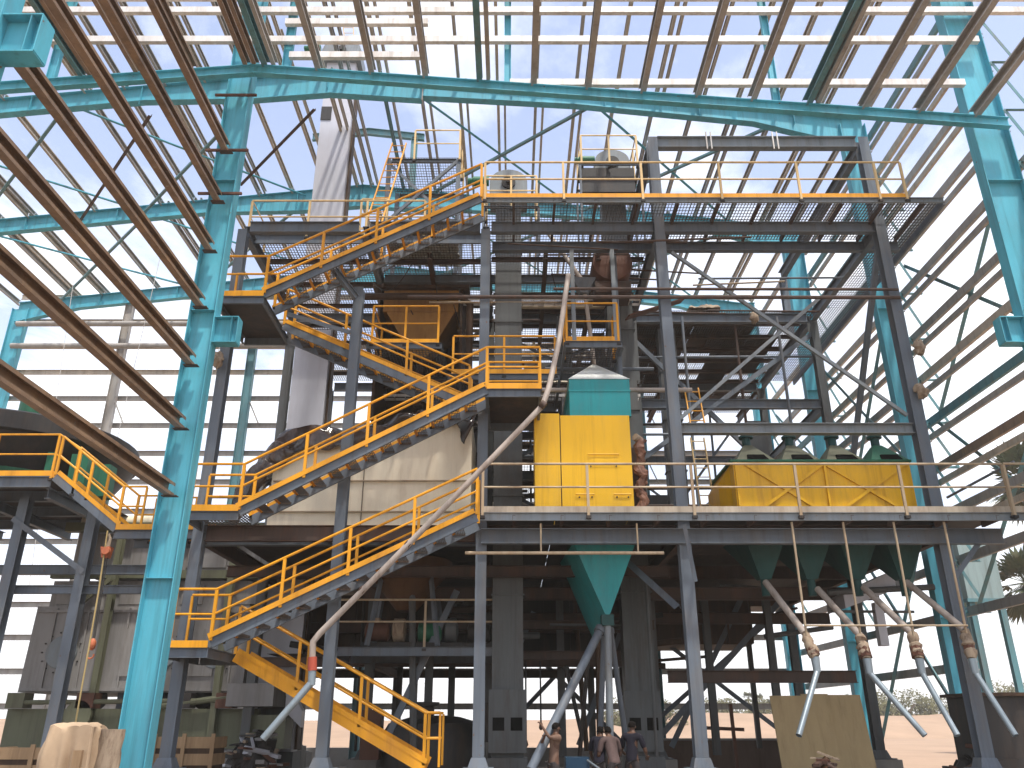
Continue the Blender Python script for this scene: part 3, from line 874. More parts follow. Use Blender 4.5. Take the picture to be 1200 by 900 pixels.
# ------------------------------------------------------------------ guard rails
def railing(parent, pts, mat, h=1.05, sp=1.5, toe=.10, toemat=None, r=.026, mid=True, ends=True, start=0.0):
    pts = [V(p) for p in pts]
    up = V((0, 0, 1))
    MB().tube([p + up * h for p in pts], r, 8).build('top_rail', mat, parent)
    if mid:
        MB().tube([p + up * h * .52 for p in pts], r * .85, 8).build('mid_rail', mat, parent)
    if toe:
        m = MB()
        for a, b in zip(pts[:-1], pts[1:]):
            m.bar(a + up * toe * .55, b + up * toe * .55, .012, toe)
        m.build('toe_board', toemat or mat, parent)
    for k, (a, b) in enumerate(zip(pts[:-1], pts[1:])):
        L = (b - a).length
        n = max(1, round(L / sp))
        for i in range(n + 1):
            if i == n and k < len(pts) - 2:
                continue
            q = a.lerp(b, i / n)
            t = (b - a).normalized()
            MB().bar(q + V((0, 0, -.06)), q + up * (h - r), .055, .05, (0, 1, 0)).build('post', mat, parent)
            MB().box((q.x - .05, q.y - .05, q.z - .12), (q.x + .05, q.y + .05, q.z - .062)).build('foot_clamp', 'dark', parent)
def guardrail(label, pts, mat, **k):
    t = thing('guardrail', label, 'railing', pts[0])
    railing(t, pts, mat, **k)
    return t
guardrail('long faded yellow guardrail along the front of the topmost deck', [(CX[2], 16.66, ZT), (8.95, 16.66, ZT), (9.6, 16.66, ZT)], 'paleyellow', sp=1.85, toemat='yellow', toe=.12)
guardrail('pale yellow guardrail on the upper left deck beside the tall grey duct', [(CX[0] - .15, 19.6, ZT), (CX[0] - .15, 18.28, ZT), (-2.3, 18.28, ZT)], 'paleyellow', sp=1.5, toe=.06)
guardrail('long weathered guardrail along the main deck before the yellow silo and bin', [(CX[2] + .05, 16.66, Z2), (10.35, 16.66, Z2)], 'rail_l', sp=2.1, toemat='kick', toe=.13)
g = guardrail('open ended weathered guardrail on the right tip of the main deck', [(10.37, 16.64, Z2), (12.55, 16.64, Z2), (12.55, 19.5, Z2)], 'rail_l', sp=1.6, toemat='kick', toe=.13)
tail = MB().tube([at(1188, 541, 16.64), at(1110, 583, 18.6)], .03, 8).build('raking_rail', 'grey', g)
guardrail('rusty guardrail of the low dark machine platform behind the bottom stairs', [(-4.1, 20, 3.27), (.0, 20, 3.27), (.0, 22, 3.27)], 'rail_l', sp=1.9, toe=0)
guardrail('yellow guardrail in front of the brown casing high behind the stairs', [(-3.6, 20.4, 10.62), (-3.6, 19.0, 10.62), (-1.9, 19.0, 10.62)], 'yellow', sp=1.0)
guardrail('yellow guardrail on the middle deck behind the stair landing', [(-1.5, 19.0, 9.75), (1.1, 19.0, 9.75)], 'yellow', sp=1.3, toe=.12)
guardrail('small yellow guardrail above the silo beside the rusty drum', [(1.35, 19.2, 10.28), (1.35, 18.2, 10.28), (2.62, 18.2, 10.28), (2.62, 19.2, 10.28)], 'yellow', sp=1.3, toe=.12)
# the little platforms those rails stand on
def platform(x0, x1, y0, y1, z, d=.16):
    m = MB()
    m.csec((x0, y0, z - d / 2), (x1, y0, z - d / 2), d, .06)
    m.csec((x0, y1, z - d / 2), (x1, y1, z - d / 2), d, .06)
    m.csec((x0, y0 + .04, z - d / 2), (x0, y1 - .04, z - d / 2), d, .06)
    m.csec((x1, y0 + .04, z - d / 2), (x1, y1 - .04, z - d / 2), d, .06)
    m.build('platform_frame', 'grey', tower)
    grate(z + .01, x0 + .05, x1 - .05, y0 + .05, y1 - .05)
platform(-1.6, 1.2, 18.95, 21.2, 9.72)
platform(1.3, 2.7, 18.15, 20.2, 10.25)
platform(-3.7, -1.8, 18.95, 21.2, 10.58)
platform(-4.2, .1, 19.95, 22.4, 3.24, .2)

# ------------------------------------------------------------------ stairs
def staircase(label, x0, z0, x1, z1, yn, yf, rails=(1, 1), stringer='grey', ymat='yellow', landing=None, tail0=None, tail1=None):
    t = thing('staircase', label, 'stairs', (x0, (yn + yf) / 2, z0))
    a, b = V((x0, 0, z0)), V((x1, 0, z1))
    dv = (b - a).normalized()
    sx = 1 if x1 > x0 else -1
    nrm = V((-dv.z * sx, 0, dv.x * sx))
    for y in (yn, yf):
        s = MB().csec(V((x0, y, z0 - .02)), V((x1, y, z1 - .02)), .20, .05, (0, 0, 1), .008, 1 if y == yn else -1).build('stringer', stringer, t)
        yy = y - .03 if y == yn else y + .03
        MB().bar(V((x0, yy, z0)) + nrm * .115, V((x1, yy, z1)) + nrm * .115, .01, .10, (0, 0, 1)).build('kick_strip', ymat, s)
    n = max(2, round(abs(z1 - z0) / .19))
    w = yf - yn - .07
    tm = MB()
    for i in range(7):
        xx = -.11 + i * .036
        tm.box((xx - .004, -w / 2, -.028), (xx + .004, w / 2, 0))
    for yy in (-w / 2, w / 2):
        tm.box((-.125, yy - .004, -.05), (.125, yy + .004, .002))
    for j in range(1, 5):
        yy = -w / 2 + j * w / 5
        tm.box((-.12, yy - .004, -.012), (.12, yy + .004, -.001))
    tme = tm.mesh('tread', 'grating')
    nm = MB().box((sx * -.15, -w / 2, -.05), (sx * -.127, w / 2, .004))
    nm.box((sx * -.127, -w / 2, -.03), (sx * -.09, w / 2, -.029))
    nme = nm.mesh('nosing', ymat)
    for i in range(1, n):
        f = i / n
        q = V((x0 + (x1 - x0) * f, (yn + yf) / 2, z0 + (z1 - z0) * f))
        tr = put('tread', tme, q, t)
        no = bpy.data.objects.new('nosing', nme)
        COL.objects.link(no)
        no.parent = tr
    for k, y in enumerate((yn, yf)):
        if not rails[k]:
            continue
        pts = [V((x0, y, z0)), V((x1, y, z1))]
        if tail0 is not None:
            pts.insert(0, V((tail0, y, z0)))
        if tail1 is not None:
            pts.append(V((tail1, y, z1)))
        up = V((0, 0, 1))
        MB().tube([p + up * 1.0 for p in pts], .028, 8).build('handrail', ymat, t)
        MB().tube([p + up * .52 for p in pts], .024, 8).build('mid_rail', ymat, t)
        L = (pts[-1] - pts[0]).length
        ns = max(2, round((b - a).length / 1.55))
        for i in range(ns + 1):
            q = V((x0 + (x1 - x0) * i / ns, y, z0 + (z1 - z0) * i / ns))
            MB().bar(q + up * .03, q + up * .98, .06, .05, (0, 1, 0)).build('post', ymat, t)
        for tx, tz in ((tail0, z0), (tail1, z1)):
            if tx is not None:
                MB().bar(V((tx, y, tz)), V((tx, y, tz + .98)), .045, .045, (0, 1, 0)).build('post', ymat, t)
    if landing:
        la, lb, lz, ly0, ly1 = landing
        m = MB()
        m.csec((la, ly0, lz - .1), (lb, ly0, lz - .1), .18, .06)
        m.csec((la, ly1, lz - .1), (lb, ly1, lz - .1), .18, .06, flip=-1)
        m.csec((la, ly0 + .04, lz - .1), (la, ly1 - .04, lz - .1), .18, .06)
        m.csec((lb, ly0 + .04, lz - .1), (lb, ly1 - .04, lz - .1), .18, .06)
        ld = m.build('landing_frame', stringer, t)
        MB().box((la + .01, ly0 + .01, lz - .008), (lb - .01, ly1 - .01, lz + .003)).build('landing_plate', 'plate', ld)
        MB().bar((la, ly0 - .035, lz + .06), (lb, ly0 - .035, lz + .06), .01, .13).build('kick_strip', ymat, ld)
    return t
YN, YF, BN, BF = 16.5, 17.32, 17.88, 18.7
staircase('lowest flight of yellow railed stairs climbing left behind the grey columns', -1.75, .80, -5.75, Z1 - .05, BN, BF, stringer='yellow', tail0=-1.45)
staircase('second lowest yellow railed flight climbing right to the main deck', -5.82, 3.05, -.72, Z2 - .1, YN, YF, tail0=-6.6, landing=(-6.75, -5.85, Z1, YN, BF))
staircase('yellow railed flight climbing right from the main deck past the cream tank', -5.60, 5.62, -.55, Z3 + .02, YN, YF, tail0=-6.6, tail1=.62, landing=(-.55, .62, Z3 + .02, YN, BF))
staircase('yellow railed flight climbing left behind the columns above the black tarpaulin', -1.0, Z3 + .18, -5.55, 10.55, BN, BF)
staircase('topmost yellow railed flight climbing right to the top deck', -5.66, 10.66, -.74, ZT - .12, YN, YF, tail0=-6.65, landing=(-6.75, -5.66, 10.60, YN, BF))
m = MB()
m.csec((-6.7, YN, Z2 - .1), (-5.6, YN, Z2 - .1), .18, .06)
m.csec((-6.7, YN + .04, Z2 - .1), (-6.7, R1 + .2, Z2 - .1), .18, .06)
m.build('landing_frame', 'grey', tower)
grate(Z2 + .02, -6.7, -5.55, YN + .03, R1 + .3)
MB().bar((-6.7, YN - .035, Z2 + .06), (-5.6, YN - .035, Z2 + .06), .01, .13).build('kick_strip', 'yellow', tower)
diagT((CX[1] - .1, R1 - .1, 10.2), (-5.3, YF, 10.6), .1)
# post carrying the top flight
MB().isec((CX[1], R1 - .3, 11.0), (CX[1] - .5, YN + .4, 11.55), .14, .12).build('bracket_arm', 'grey', tower)

# ------------------------------------------------------------------ yellow and teal silo
s = thing('dosing_silo', 'tall box silo in yellow and teal with pointed pale roof on main deck', 'silo', (1.95, 19.2, Z2))
SY0, SY1 = 18.0, 20.6
b = MB().box((1.13, SY0, Z2 + .06), (2.74, SY1, 8.26)).build('body', 'siloy', s)
for z0, x0, x1 in ((7.30, 1.75, 2.45), (6.36, 1.45, 1.85), (6.36, 2.30, 2.68)):
    MB().tube([(x0, SY0 - .01, z0), (x0, SY0 - .035, z0), (x1, SY0 - .035, z0), (x1, SY0 - .01, z0)], .012, 6).build('grab_bar', 'siloy', b)
k = MB()
for x, z in ((1.8, 7.02), (2.38, 7.02), (1.52, 6.3), (1.8, 6.3), (2.36, 6.3), (2.62, 6.3)):
    k.lathe([(.018, 0), (.018, .02)], (x, SY0 - .001, z), (0, -1, 0), 8)
k.build('bolt_heads', 'dark', b)
# dented embossing on the front sheet
m = MB()
for i in range(14):
    for j in range(5):
        u, w_ = i / 13, j / 4
        m.v.append(V((1.75 + u * .75, SY0 - .003 - .022 * math.sin(math.pi * u) * math.sin(math.pi * w_) * (1 + .5 * math.sin(9 * u)), 6.98 + w_ * .28)))
for i in range(13):
    for j in range(4):
        m.f.append((i * 5 + j, (i + 1) * 5 + j, (i + 1) * 5 + j + 1, i * 5 + j + 1))
m.smooth = True
m.build('dented_sheet', 'siloy', b)
MB().box((.52, SY0 - .02, Z2 + .05), (1.105, SY0 + .9, 8.3)).build('side_casing', 'siloy', s)
MB().box((1.105, SY0 + .03, Z2 + .07), (1.13, SY0 + .8, 8.2)).build('seam', 'dark', s)
tb = MB().box((1.36, SY0 + .05, 8.262), (2.80, SY1 - .05, 9.20)).build('upper_body', 'silot', s)
MB().box((1.345, SY0 + .035, 8.88), (2.815, SY1 - .035, 8.92)).build('stiffener', 'silot', tb)
m = MB()
m.frustum(1.34, 2.82, SY0 + .03, SY1 - .03, 9.202, 2.06, 2.10, 19.1, 19.14, 10.06)
m.build('roof', 'white', s)
m = MB()     # wedge shaped hopper under the deck
m.hexa([(2.02, SY0 + .3, 3.78), (2.12, SY0 + .3, 3.78), (2.06, SY1 - .2, 3.4), (1.96, SY1 - .2, 3.4), (1.36, SY0 + .1, 5.3), (2.74, SY0 + .1, 5.3), (2.74, SY1, 5.3), (1.2, SY1, 5.3)])
h = m.build('hopper', 'silot', s)
MB().box((1.36, SY0 + .08, 5.301), (2.74, SY1, 5.6)).build('hopper_collar', 'hopt', h)
MB().box((1.94, SY0 + .28, 3.55), (2.20, SY0 + .6, 3.775)).build('outlet', 'hopt', h)
# the crumpled lagged pipe at its right side
m = MB()
pts, rr = [], []
for i in range(60):
    z = Z2 + .1 + i * .034
    pts.append(V((2.95 + .04 * math.sin(i * .45), 18.15 + .03 * math.cos(i * .3), z)))
    rr.append(.10)
m.tube(pts[::2], rr[::2], 12)
for p_ in m.v:
    nn = noise.noise(p_ * 7) * .09 + noise.noise(p_ * 17) * .05
    p_.x += nn
    p_.y -= abs(nn)
m.smooth = False
lp = thing('lagged_pipe', 'crumpled copper brown wrapped pipe standing beside the yellow silo', 'pipe', (2.98, 18.15, Z2))
m.build('wrapping', 'copper', lp)
MB().tube([(2.85, 18.05, 7.75), (2.98, 18.15, 7.7)], .09, 10).build('end_stub', 'wrap', lp)
MB().box((2.8, 18.4, Z2 + .05), (3.1, 18.5, 7.6)).build('back_plate', 'rust_shade', lp)

# ------------------------------------------------------------------ long yellow bin with four vents
bn = thing('hopper_bin', 'long yellow rectangular bin with four green vents on main deck', 'bin', (7.2, 19, Z2))
BY0, BY1 = 18.0, 20.0
b = MB().box((5.05, BY0, Z2 + .07), (9.08, BY1, 7.12)).build('body', 'biny', bn)
MB().hexa([(4.9, BY0 + .9, Z2 + .07), (5.049, BY0 + .35, Z2 + .07), (5.049, BY1, Z2 + .07), (4.9, BY1, Z2 + .07),
           (4.9, BY0 + .9, 6.85), (5.049, BY0 + .35, 7.1), (5.049, BY1, 7.1), (4.9, BY1, 6.85)]).build('end_casing', 'biny', bn)
for xa, xb in ((5.3, 7.12), (7.12, 9.0)):
    for za, zb in ((7.05, 5.8), (5.8, 7.05)):
        MB().angle((xa, BY0 - .012 - (.01 if za < zb else 0), za), (xb, BY0 - .012 - (.01 if za < zb else 0), zb), .06, (0, 1, 0)).build('stiffener', 'biny', b)
for x in (5.1, 7.12):
    MB().bar((x, BY0 - .03, Z2 + .08), (x, BY0 - .03, 7.1), .05, .058, (0, 1, 0)).build('rib', 'biny', b)
MB().box((4.98, BY0 - .05, 7.121), (9.12, BY1 + .05, 7.17)).build('lid', 'green', bn)
for i in range(4):
    xc = 5.62 + i * 1.03
    v_ = MB().frustum(xc - .46, xc + .46, BY0 + .05, BY0 + 1.35, 7.171, xc - .1, xc + .1, BY0 + .6, BY0 + .8, 7.72).build('vent', 'olive' if i < 3 else 'green', bn)
    m = MB().hexa([(xc - .2, BY0 + .09, 7.22), (xc + .3, BY0 + .09, 7.22), (xc + .3, BY0 + .12, 7.22), (xc - .2, BY0 + .12, 7.22),
                   (xc - .16, BY0 + .17, 7.36), (xc + .22, BY0 + .17, 7.36), (xc + .22, BY0 + .24, 7.36), (xc - .16, BY0 + .24, 7.36)])
    m.build('opening', 'glass', v_)
    MB().lathe([(.1, 0), (.1, .2), (.17, .2), (.17, .25), (.12, .25), (.12, .27)], (xc, BY0 + .7, 7.72), n=16).build('neck', 'hopt', v_)
    h = MB().frustum(xc - .12, xc + .12, 18.4, 18.65, 4.55, xc - .5, xc + .5, 18.05, 19.9, 5.55).build('outlet_hopper', 'hopt', bn)
    MB().lathe([(.09, -.35), (.09, 0)], (xc, 18.52, 4.55), n=12).build('outlet', 'hopt', h)
# four chutes with wrapped ends and bare zinc spouts
chutes = [((897, 682), (943, 742), (955, 770), (936, 862), 'tan chute with zinc spout, left of the four, above the plywood'),
          ((958, 690), (1008, 745), (1016, 772), (1084, 862), 'tan chute with zinc spout, second of the four, crossing the blue column'),
          ((1012, 688), (1068, 742), (1077, 772), (1122, 862), 'tan chute with zinc spout, third of the four from the left'),
          ((1062, 682), (1130, 738), (1139, 772), (1190, 862), 'tan chute with zinc spout, rightmost of the four')]
for a, b_, c_, d_, lab in chutes:
    P0, P1, P2, P3 = at(*a, 18.3), at(*b_, 17.15), at(*c_, 16.95), at(*d_, 16.35)
    t = thing('discharge_chute', lab, 'chute', P2)
    MB().tube([P0, P1], .07, 12).build('chute_pipe', 'pvc', t)
    pts = [P1.lerp(P2, i / 8) + V((random.uniform(-.02, .02), random.uniform(-.02, .02), 0)) for i in range(9)]
    w_ = MB().tube(pts, [r_ * random.uniform(.8, 1.2) for r_ in (.085, .10, .095, .09, .11, .095, .12, .10, .075)], 10).build('cloth_wrap', 'wrap', t)
    MB().tube([P1.lerp(P2, .55), P1.lerp(P2, .95)], [.115, random.uniform(.08, .13)], 7).build('torn_cloth', 'drum', w_)
    MB().tube([P2, P2 + V((0, -.02, -.28))], [.085, .07], 12).build('funnel', 'zinc', t)
    m = MB().tube([P2 + V((0, -.02, -.26)), P3], .056, 12, cap=False)
    m.build('spout', 'zinc', t)
# hanging frame of four rods in front
hg = thing('rod_hanger', 'slim pale rods hanging from main deck edge joined by cross bar', 'hanger', at(1000, 605, 16.75))
for a, b_ in (((927, 607), (945, 745)), ((987, 607), (1007, 742)), ((1046, 607), (1068, 745)), ((1105, 607), (1133, 742))):
    p, q = at(*a, 16.76), at(*b_, 16.76)
    MB().tube([(p.x, p.y, Z2 - .17), (p.x, p.y, q.z)], .024, 8).build('rod', 'rail_l', hg)
p, q = at(943, 733, 16.72), at(1134, 733, 16.72)
MB().tube([p, (q.x, p.y, p.z)], .02, 8).build('cross_bar', 'rail_l', hg)
# horizontal hung rail at the left of the silo hopper
hr = thing('hung_pipe', 'thin weathered pipe slung level under main deck by the silo hopper', 'pipe', at(660, 648, 16.9))
p, q = at(545, 648, 16.9), at(778, 649, 16.9)
MB().tube([p, (q.x, p.y, p.z)], .035, 8).build('pipe_run', 'rail_l', hr)
for px in (634, 748):
    a = at(px, 648, 16.9)
    MB().tube([(a.x, a.y, a.z), (a.x, a.y, Z2 - .17)], .02, 6).build('hanger', 'rail_l', hr)

# ------------------------------------------------------------------ cream tank and tarpaulin
ct = thing('cream_tank', 'large cream sheet metal tank behind the stairs on main deck', 'tank', (-3.4, 19.8, Z2))
MB().hexa([(-5.75, 19.0, Z2 + .25), (-.98, 19.0, Z2 + .25), (-.98, 21.2, Z2 + .25), (-5.75, 21.2, Z2 + .25),
           (-5.75, 19.0, 7.75), (-.98, 19.0, 8.5), (-.98, 21.2, 8.5), (-5.75, 21.2, 7.75)]).build('body', 'cream', ct)
MB().box((-5.8, 18.95, Z2 + .04), (-.93, 21.25, Z2 + .249)).build('base_frame', 'paleyellow', ct)
MB().bar((-3.55, 18.985, Z2 + .26), (-3.55, 18.985, 7.95), .012, .025, (0, 1, 0)).build('seam', 'hood', ct)
for z in (6.95, 6.2):
    MB().bar((-5.7, 18.96, z), (-1.0, 18.96, z), .05, .03).build('stiffener', 'rail_l', ct)
def tarp_mesh():
    m = MB()
    nx, ny = 120, 60
    for i in range(nx + 1):
        for j in range(ny + 1):
            u, w_ = i / nx, j / ny
            x = -6.55 + u * 5.75
            top = 8.02 + max(0, min(1, (x + 5.75) / 4.8)) * .72 + .12 * math.sin(x * 2.2)
            if x < -5.75:
                top -= (-5.75 - x) * 1.5
            hang = 1.15 - .7 * min(1, u * 2.2) if u < .55 else .3 + .25 * (1 + math.sin(u * 26)) * .5
            if u > .90: hang = 1.0 * (1 - abs(u - .94) / .06)
            hang = max(.1, hang)
            if w_ < .45:
                y, z = 20.6 - w_ / .45 * 1.68, top
            else:
                f = (w_ - .45) / .55
                y, z = 18.92 - .12 * math.sin(f * 2.5), top - f * hang
            fold = noise.noise(V((x * 1.7, y * 2.3, z * 1.1))) * .16 + (.5 - abs(noise.noise(V((x * 1.5 + z * 1.2, y * 1.8 + z * .8, 3))))) * .17 + (.4 - abs(noise.noise(V((x * 6, y * 5 - z * 5, 9))))) * .01
            m.v.append(V((x + .08 * noise.noise(V((z * 3, x, 2))), y - abs(fold) * .9, z + fold)))
    for i in range(nx):
        for j in range(ny):
            a = i * (ny + 1) + j
            m.f.append((a, a + 1, a + ny + 2, a + ny + 1))
    m.smooth = True
    return m
tarp = tarp_mesh().build('tarpaulin', 'tarp')
tag(tarp, 'crumpled glossy black plastic sheet draped over the cream tank', 'tarpaulin')
so = tarp.modifiers.new('thickness', 'SOLIDIFY')
so.thickness = .006

# ------------------------------------------------------------------ bucket elevators
def elevator(label, x, y, w, d, z1, mat, joints, head=True, rail=True):
    t = thing('bucket_elevator', label, 'elevator', (x, y, .1))
    b = MB().box((x - w / 2, y - d / 2, .9), (x + w / 2, y + d / 2, z1)).build('leg_casing', mat, t)
    for z in joints:
        MB().box((x - w / 2 - .035, y - d / 2 - .035, z - .02), (x + w / 2 + .035, y + d / 2 + .035, z + .02)).build('flange', mat, b)
    MB().box((x - w / 2 - .08, y - d / 2 - .15, .1), (x + w / 2 + .08, y + d / 2 + .15, .899)).build('boot', 'shaft', t)
    if head:
        hd = MB()
        hd.box((x - w / 2 - .18, y - d / 2 - .2, z1 + .001), (x + w / 2 + .18, y + d / 2 + .2, z1 + .5))
        hh = hd.build('head_casing', 'grey_l', t)
        m = MB()
        n = 12
        for k in range(n):
            a0, a1 = math.pi * k / n, math.pi * (k + 1) / n
            R = w / 2 + .16
            m.hexa([(x, y - d / 2 - .18, z1 + .5), (x + R * math.cos(a0), y - d / 2 - .18, z1 + .5 + R * .75 * math.sin(a0)),
                    (x + R * math.cos(a0), y + d / 2 + .18, z1 + .5 + R * .75 * math.sin(a0)), (x, y + d / 2 + .18, z1 + .5),
                    (x, y - d / 2 - .18, z1 + .501), (x + R * math.cos(a1), y - d / 2 - .18, z1 + .5 + R * .75 * math.sin(a1)),
                    (x + R * math.cos(a1), y + d / 2 + .18, z1 + .5 + R * .75 * math.sin(a1)), (x, y + d / 2 + .18, z1 + .501)])
        m.build('hood', 'grey_l', hh)
        MB().lathe([(.14, 0), (.14, .45), (.1, .47), (.1, .6)], (x - w / 2 - .2, y - d / 2 - .35, z1 + .35), (-1, 0, 0), 14).build('motor', 'green', hh)
        MB().lathe([(.2, 0), (.2, .06), (.07, .06), (.07, .14)], (x, y - d / 2 - .2, z1 + .4), (0, -1, 0), 16).build('bearing', 'dark', hh)
    return t
e1 = elevator('slim grey bucket elevator leg in the middle with its head on the top deck', -.10, 20.0, .72, .5, 15.55, 'shaft', (2.0, 4.4, 6.8, 9.2, 11.6, 14.0))
e2 = elevator('taller grey bucket elevator behind the silo with domed head', 3.05, 20.9, .72, .55, 16.95, 'shaft', (2.2, 4.6, 7.0, 9.4, 11.8, 14.2))
m = MB()
m.box((2.05, 19.9, 15.9), (3.6, 20.55, 16.75))
m.build('drive_guard', 'dark', e2)
e3 = elevator('tall pale galvanised rectangular elevator leg rising past the rafters at left', -6.42, 24.2, 1.10, .62, 24.6, 'duct', (), True)
MB().box((-6.98, 23.86, 21.9), (-6.6, 24.4, 22.5)).build('side_box', 'dark', e3)
MB().box((-5.86, 24.1, .95), (-5.79, 24.45, 24.3)).build('cable_tray', 'hood', e3)
def cut_boot(t, x, y):
    MB().box((x - .42, y - .42, 1.0), (x + .42, y - .30, 2.3)).build('boot_cover', 'shaft', t)
    for dx in (-.2, .2):
        MB().box((x + dx - .13, y - .425, 1.45), (x + dx + .13, y - .421, 1.72)).build('inspection_window', 'glass', t)
cut_boot(e1, -.10, 20.0)
cut_boot(e2, 3.05, 20.9)
cut_boot(e3, -6.45, 24.2)
guardrail('faded yellow guardrail caged round the slim elevator head on top deck', [(-.75, 20.6, 15.0), (-.75, 19.35, 15.0), (.7, 19.35, 15.0), (.7, 20.6, 15.0)], 'paleyellow', sp=.75, toe=0)
guardrail('faded yellow guardrail round the domed elevator head', [(2.05, 21.2, 16.8), (2.05, 19.8, 16.8), (3.7, 19.8, 16.8), (3.7, 21.2, 16.8)], 'paleyellow', sp=.8, toe=0)
for x0, x1, y0, z in ((-.8, .75, 19.3, 14.95), (2.0, 3.75, 19.75, 16.76)):
    m = MB()
    for yy in (y0, y0 + 1.3):
        m.csec((x0, yy, z), (x1, yy, z), .08, .05)
    for xx in (x0, x1):
        m.csec((xx, y0 + .03, z), (xx, y0 + 1.27, z), .08, .05)
        for yy in (y0, y0 + 1.3):
            m.bar((xx, yy, ZT), (xx, yy, z - .041), .06, .06, (0, 1, 0))
    m.build('head_platform', 'grey', tower)

# ------------------------------------------------------------------ upper left machine stand with ladder
st = thing('machine_stand', 'small cross braced steel stand with railed top above the upper deck', 'stand', (-2.7, 20.5, ZT))
SX0, SX1, SYa, SYb, SZ = -3.72, -1.62, 20.4, 22.2, 17.45
for x in (SX0, SX1):
    for y in (SYa, SYb):
        MB().isec((x, y, ZT), (x, y, SZ), .13, .12, (0, 1, 0)).build('leg', 'grey', st)
for z in (15.0, SZ - .06):
    for y in (SYa, SYb):
        MB().csec((SX0 + .07, y, z), (SX1 - .07, y, z), .12, .06).build('beam', 'grey', st)
MB().angle((SX0, SYa, 15.1), (SX1, SYa, SZ - .1), .08, (0, 1, 0)).build('brace', 'grey', st)
MB().angle((SX1, SYa + .05, 15.1), (SX0, SYa + .05, SZ - .1), .08, (0, 1, 0)).build('brace', 'grey', st)
MB().angle((SX0, SYa, ZT + .1), (SX1, SYa, 14.9), .08, (0, 1, 0)).build('brace', 'grey', st)
for i in range(7):
    MB().bar((SX0, SYb - .3, 15.3 + i * .24), (SX1, SYb - .3, 15.3 + i * .24), .02, .06).build('slat', 'grey', st)
grate(SZ + .02, SX0 - .05, SX1 + .05, SYa - .05, SYb, parent=st)
guardrail('pale yellow guardrail crowning the cross braced stand', [(SX0 + .75, SYa - .05, SZ), (SX1 + .03, SYa - .05, SZ), (SX1 + .03, SYb, SZ)], 'paleyellow', sp=1.2, toe=0)
guardrail('short pale yellow rail at the ladder foot beside the tall duct', [(-4.35, 19.9, 14.6), (-3.6, 19.9, 14.6)], 'paleyellow', sp=.6, toe=.08)
def ladder(label, p0, p1, w, mat, n):
    p0, p1 = V(p0), V(p1)
    t = thing('ladder', label, 'ladder', p0)
    u = V((w / 2, 0, 0))
    for s_ in (-1, 1):
        MB().bar(p0 + u * s_, p1 + u * s_, .03, .06, (0, 1, 0)).build('stile', mat, t)
    for i in range(n):
        q = p0.lerp(p1, (i + .6) / n)
        MB().tube([q - u, q + u], .014, 6).build('rung', mat, t)
    return t
ladder('yellow ladder leaning on the cross braced stand on upper left deck', at(438, 262, 18.9), at(468, 168, 20.2), .42, 'yellow', 12)
ladder('short bright yellow ladder hanging beneath the rear deck at right', at(818, 500, 19.5), at(810, 455, 19.9), .36, 'yellow', 4)
ladder('weathered yellow ladder standing on main deck left of the long bin', at(830, 598, 19.8), at(817, 513, 19.8), .34, 'paleyellow', 8)
ladder('thin yellow caged ladder far up behind the ridge', at(413, 88, 25.5), at(408, 30, 25.5), .4, 'paleyellow', 9)

# ------------------------------------------------------------------ brown casing, drum, cones
hd = thing('brown_casing', 'big dark brown casing with ochre hopper inside high behind the stairs', 'hopper', (-2.6, 20.6, 10.6))
m = MB()
m.box((-3.75, 20.3, 9.0), (-3.68, 22.4, 12.9))
m.box((-1.45, 20.3, 9.0), (-1.38, 22.4, 12.9))
m.box((-3.679, 22.3, 9.0), (-1.451, 22.4, 12.9))
m.build('shell', 'hood', hd)
MB().box((-3.9, 20.2, 12.9), (-1.2, 22.5, 13.05)).build('cover', 'hood', hd)
MB().frustum(-2.75, -2.35, 20.7, 21.1, 11.0, -3.5, -1.6, 20.35, 22.2, 12.2).build('cone', 'hoodin', hd)
MB().box((-3.6, 20.34, 12.21), (-1.5, 22.25, 12.88)).build('bin', 'hoodin', hd)
MB().lathe([(.13, 9.6), (.13, 11)], (-2.55, 20.9, 0), n=12).build('drop_pipe', 'hood', hd)
MB().tube([(-4.4, 19.9, 12.45), (-1.4, 19.9, 12.45), (-1.15, 19.9, 12.2), (-1.15, 19.9, 10.0)], .1, 10).build('bend_pipe', 'hood', hd)
dr = thing('rusty_drum', 'round rusty iron drum hung below the top deck above the silo', 'drum', (2.7, 19.5, 12.9))
MB().lathe([(.40, 0), (.52, .03), (.54, .1), (.54, .9), (.5, 1.0), (.3, 1.02)], (2.68, 18.9, 12.95), (0, 1, 0), 28).build('shell', 'drum', dr)
MB().lathe([(.1, -.06), (.1, 0)], (2.68, 18.9, 12.95), (0, 1, 0), 12).build('hub', 'rust_shade', dr)
MB().box((2.2, 19.0, 12.1), (3.15, 19.8, 12.42)).build('saddle', 'rust_shade', dr)
sp = thing('spout_pipe', 'pale thin pipe dropping from the deck above into the silo peak', 'pipe', at(697, 432, 19.3))
MB().tube([at(684, 335, 19.0), at(688, 362, 19.1), at(697, 434, 19.3)], .055, 10).build('pipe_run', 'pvc', sp)
m = MB()
p = at(684, 335, 19.0)
m.frustum(p.x - .1, p.x + .1, p.y - .1, p.y + .1, p.z - .25, p.x - .3, p.x + .3, p.y - .25, p.y + .25, p.z + .12)
m.build('funnel', 'grey', sp)
MB().tube([p + V((0, 0, .1)), at(655, 290, 19.5), at(640, 270, 20)], .06, 10).build('feed_pipe', 'pvc', sp)
lpth = [(666, 322, 17.4), (655, 400, 16.9), (643, 455, 16.4), (636, 475, 16.25), (622, 490, 16.2), (540, 575, 16.15), (450, 667, 16.15), (375, 742, 16.15), (367, 752, 16.15)]
lp = thing('long_pipe', 'long dusty plastic pipe slanting across the front of the stairs', 'pipe', at(367, 780, 16.15))
